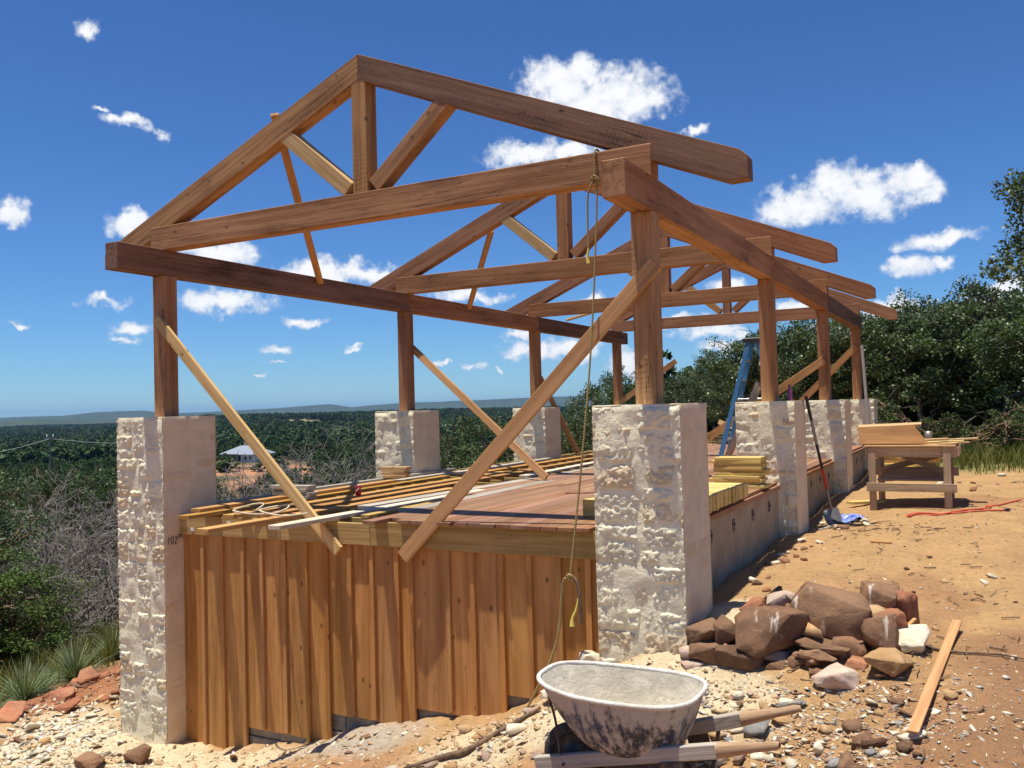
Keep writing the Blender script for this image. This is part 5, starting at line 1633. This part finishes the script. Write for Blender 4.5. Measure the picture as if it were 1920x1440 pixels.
def plant_tree(name, meshes, mats, x, y, rz, sc, ztop, label, cat, group, dz=0.0):
    """ztop: world height of the crown's top"""
    z = float(gh(x, y)) + dz
    sz = (ztop - z) / mesh_top(meshes[1])
    o = empty(name, (x, y, z), label=label, cat=cat, group=group)
    t_ = obj('trunk', meshes[0], mats[0], o, (x, y, z))
    c = obj('crown', meshes[1], mats[1], o, (x, y, z))
    o.rotation_euler = (0, 0, rz)
    o.scale = (sc, sc, sz)
    return o


def azd(az, d): return CAM.x + d * math.sin(R(az)), CAM.y + d * math.cos(R(az))


OAK = [tree_meshes(900 + k, 5.2, 3.0, 2.35, .17, 42, 6, 125, .062, 2, .95, -.95) for k in range(4)]
oaks = [(-19.2, 62, .80, 1.67), (-17.0, 54, .72, 1.7), (-15.0, 60, .9, 2.4), (-13.4, 44, .75, 2.5), (-11.6, 38, .85, 3.1), (-9.6, 36, .92, 3.05), (-7.4, 35, .95, 3.2), (-5.3, 34.5, .9, 3.1), (-3.2, 33.5, 1.0, 3.5),
        (-1.2, 33, 1.0, 3.85), (.9, 35, 1.0, 3.6), (2.9, 31, 1.05, 3.5), (5.2, 30, 1.0, 3.4), (-8.4, 43, 1.1, 3.6), (-4.2, 44, 1.1, 3.9), (-.2, 43, 1.15, 4.3), (3.9, 42, 1.2, 4.3), (7.6, 31, 1.0, 3.4), (10.2, 30, 1.1, 3.4), (-21.3, 50, .85, 2.0)]
places = ['farthest left of the treeline by the deck', 'low in the treeline behind the stepladder', 'behind the stepladder', 'behind the second right post', 'between the second and third right posts', 'behind the third right post',
          'between the third and rearmost right posts', 'behind the rearmost right post', 'just right of the rearmost right pillar', 'behind the work table, tallest of its row', 'behind the right end of the work table', 'at the right edge of the photo behind the grass',
          'beyond the right edge of the grass', 'in the second row behind the third right post', 'in the second row behind the work table', 'in the second row right of the work table', 'in the second row at the right edge', 'past the right end of the treeline', 'last at the right end of the treeline', 'rising beside the rearmost left post']
for k, (az, d, s_, sz) in enumerate(oaks):
    x, y = azd(az, d)
    plant_tree('oak_tree', OAK[k % 4], (BARK, LEAF_OAK), x, y, k * 1.7, s_, sz, 'dark green oak ' + places[k], 'tree', 'oaks behind the building site')
# big oak standing just outside the picture on the right: only its outer bough reaches in
BIG = tree_meshes(950, 6.2, 3.4, 1.7, .24, 40, 7, 330, .045, 1, .95, -.5)
plant_tree('oak_tree', BIG, (BARK, LEAF_OAK), 7.0, 10.4, .6, 1.0, 4.45, 'large oak whose leafy bough reaches in at the upper right edge', 'tree', 'oaks behind the building site', dz=.15)
# leaning dark limbs under the oaks on the right
r_ = np.random.default_rng(77)
for k, (az, d, dx, hh, lab) in enumerate(((-3.0, 30, .15, 1.4, 'thick dark trunk behind the work table'), (2.0, 28, -1.5, 1.9, 'dark bent trunk at the right edge under the oaks'))):
    x, y = azd(az, d)
    z = float(gh(x, y))
    P0 = np.array([dx, 0.3, -.2]); P1 = np.array([-dx * .6, 0.2, hh])
    parts = [limb(P0, P1, (.17, .10)[k], .05, r_, .06, 8, .03)]
    for q in range(7):
        f_ = r_.uniform(.3, 1)
        s0 = P0 + (P1 - P0) * f_
        parts.append(limb(s0, s0 + np.array([r_.normal() * .8, r_.normal() * .5, r_.uniform(-.1, .9)]), .035, .008, r_, .05, 6, .08))
    V, F = join_arrays(parts)
    o = empty('bare_trunk', (x, y, z), label=lab, cat='tree', group='bare trunks under the oaks')
    obj('trunk', np_mesh('trunk', V, F, True), BARK, o, (x, y, z))

# valley-side trees just below the deck
VT = [tree_meshes(970 + k, 6.5, 2.7, 2.6, .16, 34, 6, 90, .06, 2, .95, -.95) for k in range(2)]
vts = [(-31.6, 26, .85, -.35, 'green tree rising behind the second left pillar'), (-29.0, 29, .95, -.3, 'green tree behind the crossing braces'), (-26.6, 33, .9, -.45, 'green tree behind the third left pillar'),
       (-24.3, 34, .95, -.45, 'green tree between the third left pillar and the front right pillar'), (-22.2, 37, 1.0, .4, 'green tree just left of the front right pillar'), (-33.8, 30, .7, -.7, 'smaller green tree half hidden by the second left pillar')]
for k, (az, d, s_, sz, lab) in enumerate(vts):
    x, y = azd(az, d)
    plant_tree('valley_tree', VT[k % 2], (BARK, LEAF_BUSH if k % 2 else LEAF_OAK), x, y, k * 2.1, s_, sz, lab, 'tree', 'green trees on the slope below the deck')

# evergreen shrubs on the left slope
SH = [tree_meshes(985 + k, 4.2, 1.7, 1.9, .10, 26, 6, 110, .038, 3, .7, -1.0, .2) for k in range(2)]
shs = [(-59.6, 20, 1.0, -1.1, LEAF_OAK, 'tall dark evergreen shrub at the left edge'), (-57.7, 29, 1.1, -1.35, LEAF_BUSH, 'evergreen shrub behind the dead brush at the left edge'), (-58.6, 17.5, .75, -2.5, LEAF_JUN, 'bright green juniper bush low at the left edge'), (-56.9, 19.5, .5, -3.3, LEAF_JUN, 'small bright juniper among the dead brush'),
       (-61, 17, 1.0, -2.0, LEAF_JUN, 'juniper shrub cut by the left edge'), (-55.2, 34, 1.1, -1.6, LEAF_BUSH, 'evergreen shrub behind the dead brush by the tall pillar'), (-46.6, 34, .8, -2.2, LEAF_BUSH, 'grey-green shrub right of the tall pillar beyond the deck'), (-44.6, 44, .8, -2.9, LEAF_BUSH, 'grey-green shrub below the distant house'),
       (-34.9, 38, 1.0, -2.0, LEAF_BUSH, 'grey-green shrub left of the second left pillar'), (-52.0, 29, 1.1, -1.5, LEAF_OAK, 'dark shrub hidden behind the tall pillar')]
for k, (az, d, s_, sz, mat, lab) in enumerate(shs):
    x, y = azd(az, d)
    plant_tree('evergreen_shrub', SH[k % 2], (TWIG_BROWN, mat), x, y, k * 1.3, s_, sz, lab, 'shrub', 'evergreen shrubs on the slope')


def dead_shrub(seed, h, spread, stems=6, depth=5, tw=.006):
    r_ = np.random.default_rng(seed)
    parts = []
    def grow(p, d, L, rad, lev):
        n_ = 4
        P = [p]
        for k in range(n_ - 1):
            d = d + r_.normal(size=3) * .20
            d[2] += .05
            d /= np.linalg.norm(d)
            P.append(P[-1] + d * L / (n_ - 1))
        P = np.array(P)
        parts.append(tube_arrays(P, np.linspace(rad, rad * .62, n_), 4 if lev < 2 else 3))
        if lev >= depth: return
        for k in range(3 if lev < 3 else 2):
            f_ = r_.uniform(.45, 1.0)
            i_ = min(n_ - 1, int(f_ * n_))
            nd = d + r_.normal(size=3) * .62
            nd /= np.linalg.norm(nd)
            grow(P[i_], nd, L * r_.uniform(.55, .82), max(tw, rad * .6), lev + 1)
    for s in range(stems):
        a_ = s * 6.28 / stems + r_.uniform(0, .8)
        d = np.array([math.cos(a_) * spread, math.sin(a_) * spread, 1.0])
        grow(np.array([.1 * math.cos(a_), .1 * math.sin(a_), -.1]), d / np.linalg.norm(d), h * .42, .035 * h / 3.5, 0)
    V, F = join_arrays(parts)
    return np_mesh('branches', V, F)


DS = [dead_shrub(40, 4.6, .55, 5, 5, .0075), dead_shrub(41, 3.6, .8, 6, 5, .0065), dead_shrub(43, 6.0, .35, 3, 5, .011)]
dss = [(-55.0, 22, 1, -1.6, 'grey dead brush nearest the left side of the tall pillar'), (-53.6, 23.5, 0, -1.2, 'tall grey dead shrub touching the tall pillar'), (-56.4, 20, 1, -2.0, 'low tangle of dead brush at the left'), (-54.3, 20.5, 1, -2.5, 'low dead brush at the foot of the left slope'),
       (-57.6, 21, 0, -1.7, 'dead shrub between the evergreens at the left edge'), (-52.3, 23, 1, -1.4, 'dead brush hidden partly by the tall pillar'), (-53.3, 21, 1, -2.2, 'dead brush leaning by the tall pillar base'),
       (-40.4, 30, 2, -.9, 'darkest bare tree midway between the left pillars'), (-38.9, 32, 2, -.5, 'tallest bare grey tree left of the second left pillar'), (-37.3, 32, 2, -.55, 'bare grey tree next to the second left pillar'), (-43.4, 29, 1, -1.5, 'bare grey shrub behind the pale diagonal brace'), (-41.4, 27, 1, -1.3, 'bare shrub among the bare trees beyond the deck'), (-39.4, 28, 1, -1.5, 'bare shrub below the bare trees beyond the deck'),
       (-36.5, 30, 1, -1.2, 'bare shrub touching the second left pillar'), (-45.5, 31, 1, -2.3, 'bare shrub right of the tall pillar'), (-56.0, 26, 0, -1.4, 'dead shrub rising behind the low tangle at the left'), (-58.5, 19, 1, -2.6, 'low dead brush at the left edge under the juniper'), (-55.6, 18.5, 1, -3.0, 'lowest tangle of dead brush above the sotol plants'), (-38.0, 27, 1, -1.7, 'low bare shrub left of the second left pillar')]
for k, (az, d, v_, zt_, lab) in enumerate(dss):
    x, y = azd(az, d)
    o = empty('dead_shrub', (x, y, float(gh(x, y))), label=lab, cat='shrub', group='bare grey shrubs and trees')
    obj('branches', DS[v_], TWIG, o, WL[o.name])
    o.rotation_euler = (0, 0, k * 2.4)
    s_ = (zt_ - WL[o.name].z) / mesh_top(DS[v_])
    o.scale = (s_ * 1.1, s_ * 1.1, s_)

# sotol rosettes on the crest
def rosette(seed, n_, L):
    r_ = np.random.default_rng(seed)
    Vs, Fs, o = [], [], 0
    for k in range(n_):
        a_ = r_.uniform(0, 6.28)
        e = r_.uniform(.15, 1.45)
        d = np.array([math.cos(a_) * math.cos(e), math.sin(a_) * math.cos(e), math.sin(e)])
        sd = np.array([-math.sin(a_), math.cos(a_), 0])
        l2 = L * r_.uniform(.7, 1.1)
        for q in range(4):
            f_ = q / 3
            p = d * l2 * f_ + np.array([0, 0, -.28 * l2 * f_ ** 2 * math.cos(e)])
            wd = .011 * (1 - f_ * .85)
            Vs += [p - sd * wd, p + sd * wd]
        for q in range(3): Fs.append((o + 2 * q, o + 2 * q + 1, o + 2 * q + 3, o + 2 * q + 2))
        o += 8
    return np_mesh('blades', np.array(Vs), np.array(Fs))
RS = [rosette(5, 240, .78), rosette(6, 200, .70)]
for k, (x, y, s_, lab) in enumerate(((-9.65, 1.92, 1.0, 'largest spiky sotol plant on the left crest'), (-9.35, .95, .95, 'spiky sotol plant low on the left crest'), (-10.0, 2.85, .95, 'spiky sotol plant beside the tall pillar'), (-9.15, .25, .8, 'small spiky sotol plant at the left edge'), (-9.6, 1.35, .7, 'small spiky sotol between the larger ones'))):
    o = empty('sotol_plant', (x, y, float(gh(x, y)) - .03), label=lab, cat='plant', group='sotol plants on the left crest')
    obj('blades', RS[k % 2], LEAF_SOTOL, o, WL[o.name])
    o.rotation_euler = (0, 0, k * 1.9)
    o.scale = (s_, s_, s_)

# grasses
def grass(name, n_, sampler, h0, h1, mat, label, seed, wd=.008):
    r_ = np.random.default_rng(seed)
    xy = sampler(r_, n_)
    z = gh(xy[:, 0], xy[:, 1]) - .02
    h = r_.uniform(h0, h1, n_)
    a_ = r_.uniform(0, 6.28, n_)
    lean = r_.normal(size=(n_, 2)) * .30 * h[:, None]
    B = np.column_stack([xy, z])
    T = B + np.column_stack([lean, h])
    M = B + np.column_stack([lean * .3, h * .55])
    s = np.column_stack([np.cos(a_), np.sin(a_), 0 * a_]) * wd
    V = np.stack([B - s, B + s, M + s * .7, M - s * .7, T], 1).reshape(-1, 3)
    k = 5 * np.arange(n_)[:, None]
    F = np.vstack([k + np.array([[0, 1, 2]]), k + np.array([[0, 2, 3]]), k + np.array([[3, 2, 4]])])
    o = obj(name, np_mesh(name, V, F), mat, kind='stuff', label=label)
    return o
def tufts(x0, x1, y0, y1, n_t, spread, cond=None):
    def f(r_, n_):
        c = np.stack([r_.uniform(x0, x1, n_t), r_.uniform(y0, y1, n_t)], 1)
        if cond is not None:
            c = c[cond(c)]
        return c[r_.integers(0, len(c), n_)] + r_.normal(size=(n_, 2)) * spread
    return f
grass('grass', 26000, tufts(-19, -9.8, .5, 11, 900, .22), .18, .55, GRASS_GOLD, 'dry golden grass on the left slope', 1, .009)
grass('grass', 30000, tufts(.2, 11, 12.6, 26, 1500, .28, lambda c: c[:, 1] > 12.8 + .6 * np.sin(c[:, 0] * 1.7)), .12, .55, GRASS_GREEN, 'green and yellow grass beyond the work table', 2, .011)
UB = [tree_meshes(995, 1.3, .8, .6, .03, 16, 5, 60, .035, 3, .35, -1.0, .3)]
for k, (x, y, s_, lab) in enumerate(((2.5, 15.2, .9, 'low green bush in the grass behind the table'), (3.4, 16.8, 1.0, 'low green bush in the grass near the right edge'), (1.6, 17.6, .8, 'low bush in the grass under the oaks'), (4.4, 19.5, 1.3, 'larger bush in the grass under the oaks at the right'), (.4, 19.0, 1.2, 'bush behind the rearmost right pillar'), (-1.2, 21.0, 1.4, 'bush behind the right posts'))):
    plant_tree('low_bush', UB[0], (TWIG_BROWN, LEAF_BUSH), x, y, k * 2.2, s_, float(gh(x, y)) + 1.2 * s_, lab, 'bush', 'low bushes in the grass')

# ------------------------------------------------------------------ the wooded valley: one mass of tree crowns
def lod_crown(seed, groups, subs, leaves, leaf, core):
    r_ = np.random.default_rng(seed)
    L, G = crown_points(r_, groups, subs, leaves, 1.0, .82, .72, .42, low=-1.0)
    V, F = leaf_quads(L, leaf, r_, .5, .7)
    F = np.vstack([F])
    me = np_mesh('tree_crown', V, F)
    return me
def forest(name, pts, scl, me, mat, label):
    src = bpy.data.objects.new('tree_crown', me)
    if not me.materials: me.materials.append(mat)
    pm = bpy.data.meshes.new(name)
    pm.vertices.add(len(pts))
    pm.vertices.foreach_set('co', np.asarray(pts, np.float32).ravel())
    for nm, dat in (('scl', scl), ('rot', rng.uniform(0, 6.28, len(pts)))):
        at = pm.attributes.new(nm, 'FLOAT', 'POINT')
        at.data.foreach_set('value', np.asarray(dat, np.float32))
    o = obj(name, pm, None, kind='stuff', label=label)
    ng = bpy.data.node_groups.new(name, 'GeometryNodeTree')
    ng.interface.new_socket('Geometry', in_out='INPUT', socket_type='NodeSocketGeometry')
    ng.interface.new_socket('Geometry', in_out='OUTPUT', socket_type='NodeSocketGeometry')
    N = ng.nodes
    gi, go = N.new('NodeGroupInput'), N.new('NodeGroupOutput')
    ob = N.new('GeometryNodeObjectInfo')
    ob.inputs['Object'].default_value = src
    ob.inputs['As Instance'].default_value = True
    ip = N.new('GeometryNodeInstanceOnPoints')
    a1, a2 = N.new('GeometryNodeInputNamedAttribute'), N.new('GeometryNodeInputNamedAttribute')
    a1.data_type = a2.data_type = 'FLOAT'
    a1.inputs[0].default_value = 'scl'
    a2.inputs[0].default_value = 'rot'
    cx = N.new('ShaderNodeCombineXYZ')
    Lk = ng.links.new
    Lk(a2.outputs[0], cx.inputs[2])
    Lk(gi.outputs[0], ip.inputs['Points'])
    Lk(ob.outputs['Geometry'], ip.inputs['Instance'])
    Lk(cx.outputs[0], ip.inputs['Rotation'])
    Lk(a1.outputs[0], ip.inputs['Scale'])
    Lk(ip.outputs[0], go.inputs[0])
    md = o.modifiers.new('scatter', 'NODES')
    md.node_group = ng
    return o
def wood_points(d0, d1, az0, az1, spacing, seed):
    r_ = np.random.default_rng(seed)
    n_ = int(.5 * R(az1 - az0) * (d1 ** 2 - d0 ** 2) / spacing ** 2)
    d = np.sqrt(r_.uniform(d0 ** 2, d1 ** 2, n_))
    az = r_.uniform(az0, az1, n_)
    x, y = CAM.x + d * np.sin(np.radians(az)), CAM.y + d * np.cos(np.radians(az))
    p = np.stack([x, y, 0 * x], -1)
    keep = fbm(p / 45, 3, 111) > -.42
    keep &= ~((az > -50.5) & (az < -40.5) & (d > 60) & (d < 312) & (fbm(p / 14, 2, 113) < .12))       # cleared lot round the house
    keep &= ~((az > -47.5) & (az < -41.8) & (d > 286) & (d < 316))
    keep &= ~((fbm(p / 150, 3, 81) > .25) & (d > 150))
    keep &= ~((d < 120) & (az > -58) & (az < -36) & (fbm(p / 10, 2, 115) < .12))
    x, y, d = x[keep], y[keep], d[keep]
    return x, y, d, r_
LC = [lod_crown(1200 + k, 26, 4, 26, .095, 0) for k in range(2)]
LF = [lod_crown(1210 + k, 15, 3, 10, .20, 0) for k in range(2)]
x, y, d, r_ = wood_points(48, 420, -105, 45, 4.6, 21)
s_ = r_.uniform(1.5, 3.3, len(x))
z = gh(x, y) - .1
P = np.stack([x, y, z], -1)
h_ = len(P) // 2
forest('valley_woodland', P[:h_], s_[:h_], LC[0], LEAF_FAR, 'near woods of oak and juniper filling the valley')
forest('valley_woodland', P[h_:], s_[h_:], LC[1], LEAF_FAR, 'near woods of juniper filling the valley')
x, y, d, r_ = wood_points(420, 3600, -95, 10, 10.5, 22)
s_ = r_.uniform(3.6, 6.8, len(x))
P = np.stack([x, y, gh(x, y) - .8], -1)
h_ = len(P) // 2
forest('distant_woodland', P[:h_], s_[:h_], LF[0], LEAF_FAR, 'distant woods rising to the far ridge')
forest('distant_woodland', P[h_:], s_[h_:], LF[1], LEAF_FAR, 'distant woods spread over the far plain')

# ------------------------------------------------------------------ house and power line in the valley
ROOFM = flat('pale_metal_roof', (0.30, 0.34, 0.37), 0.4, 0.1)
HWALL = flat('tan_stone_wall', (0.42, 0.33, 0.22), 0.9, dirt=(0.30, 0.22, 0.14), dsc=1.2)
HWHITE = flat('white_siding', (0.66, 0.64, 0.60), 0.8)
HGLASS = flat('dark_window', (0.03, 0.035, 0.04), 0.15)
hx, hy = azd(-45.0, 304)
hz = float(ground_h(np.array(hx), np.array(hy)))
HS = empty('ranch_house', (hx, hy, hz), label='distant house with a pale metal hip roof in the valley', cat='house')
def hbox(name, x0, x1, y0, y1, z0, z1, mat, par=None):
    o = obj(name, box_mesh(x1 - x0, y1 - y0, z1 - z0, .01), mat, HS, (hx + (x0 + x1) / 2, hy + (y0 + y1) / 2, hz + (z0 + z1) / 2))
    return o
def hip(name, x0, x1, y0, y1, z0, zr, mat):
    yc, ins = (y0 + y1) / 2, (y1 - y0) / 2
    V = [(x0, y0, z0), (x1, y0, z0), (x1, y1, z0), (x0, y1, z0), (x0 + ins, yc, zr), (x1 - ins, yc, zr), (x0, y0, z0 - .2), (x1, y0, z0 - .2), (x1, y1, z0 - .2), (x0, y1, z0 - .2)]
    me = bpy.data.meshes.new(name)
    me.from_pydata(V, [], [(0, 1, 5, 4), (1, 2, 5), (2, 3, 4, 5), (3, 0, 4), (0, 6, 7, 1), (1, 7, 8, 2), (2, 8, 9, 3), (3, 9, 6, 0), (6, 9, 8, 7)])
    return obj(name, me, mat, HS, (hx, hy, hz))
hbox('wall', -9.5, 7, 0, 9, -.5, 3.0, HWALL)
rf = hip('roof', -11, 8.5, -1.6, 10.4, 3.05, 6.2, ROOFM)
hbox('wing_wall', 4.5, 11, -5, 4, -.5, 3.1, HWHITE)
hip('roof', 3.7, 11.8, -6, 5, 3.15, 5.6, ROOFM)
ch = obj('chimney', box_mesh(1.6, 1.1, 2.2, .03), HWALL, rf, (hx - 2.6, hy + 5, hz + 6.4))
WL[rf.name] = Vector((hx, hy, hz))
for k, (x0, x1, y0, z0, z1) in enumerate(((-8.3, -6.7, -.06, 1.0, 2.3), (-5.3, -3.7, -.06, 1.0, 2.3), (-1.8, .6, -.06, .1, 2.4), (2.2, 3.6, -.06, 1.0, 2.3), (6.2, 7.4, -5.06, 1.0, 2.3), (8.6, 9.8, -5.06, 1.0, 2.3))):
    hbox('window', x0, x1, y0, y0 + .05, z0, z1, HGLASS)
    hbox('window_sill', x0 - .1, x1 + .1, y0 - .08, y0 + .04, z0 - .18, z0 - .02, HWHITE)
hbox('door', -2.9, -2.0, -.06, -.01, 0, 2.2, flat('brown_door', (.12, .06, .03), .6))
for k in range(5): hbox('porch_post', -9.0 + k * 3.2, -8.75 + k * 3.2, -1.4, -1.15, -.5, 3.0, HWALL)
HS.scale = (.82, .82, .82)
# low garden wall before the house
ox, oy = azd(-45.8, 268)
oz = float(ground_h(np.array(ox), np.array(oy)))
obj('garden_wall', box_mesh(16, .5, 1.2, .05), HWALL, None, (ox + 4, oy, oz + .4), label='low tan garden wall in front of the distant house', cat='wall')
# power pole
px_, py_ = azd(-55.6, 285)
pz = float(ground_h(np.array(px_), np.array(py_)))
PP = empty('power_pole', (px_, py_, pz), label='grey power pole with a crossarm standing above the valley woods', cat='pole')
tz = -4.2
obj('pole_shaft', tube_mesh([(0, 0, -.5), (0, 0, (tz - pz) / 2), (0, 0, tz - pz)], [.24, .21, .17], 8, 1), TWIG, PP, WL[PP.name])
xd = Vector((math.cos(R(-55.6)), math.sin(R(55.6)), 0))
bar('crossarm', Vector((px_, py_, tz - 1.0)) - xd * 1.1, Vector((px_, py_, tz - 1.0)) + xd * 1.1, .2, .25, TWIG, PP)
for s in (-1, 1): obj('insulator', lathe_mesh([(0, 0), (.14, 0), (.16, .5), (.08, 1.1), (0, 1.1)], 10), WHITE, PP, Vector((px_, py_, tz - .9)) + xd * s * .8)
def wire(az0, d0, z0, az1, d1, z1, sag):
    a_, b_ = azd(az0, d0), azd(az1, d1)
    pts = [(a_[0] + (b_[0] - a_[0]) * f_, a_[1] + (b_[1] - a_[1]) * f_, z0 + (z1 - z0) * f_ - sag * 4 * f_ * (1 - f_)) for f_ in np.linspace(0, 1, 14)]
    return tube_mesh([tuple(Vector(p) - WL[PP.name]) for p in pts], .045, 4, 1)
obj('wire', wire(-55.6, 285, tz - 1.0, -62, 270, -9.0, 1.5), WHITE, PP, WL[PP.name])
obj('wire', wire(-55.6, 285, tz - 1.0, -46, 330, -6.6, 2.2), WHITE, PP, WL[PP.name])

# ------------------------------------------------------------------ haze
hm = bpy.data.materials.new('haze')
hm.use_nodes = True
t = NT(hm.node_tree)
pv = t.n('ShaderNodeVolumePrincipled', {'Color': (0.24, 0.50, 1.0, 1), 'Density': 0.000045, 'Anisotropy': 0.2})
t.n('ShaderNodeOutputMaterial', {'Volume': pv.outputs[0]})
hz_o = obj('haze', box_mesh(32000, 32000, 230, 0.5), hm, None, (0, 0, 65), kind='stuff', label='thin blue haze lying over the valley')
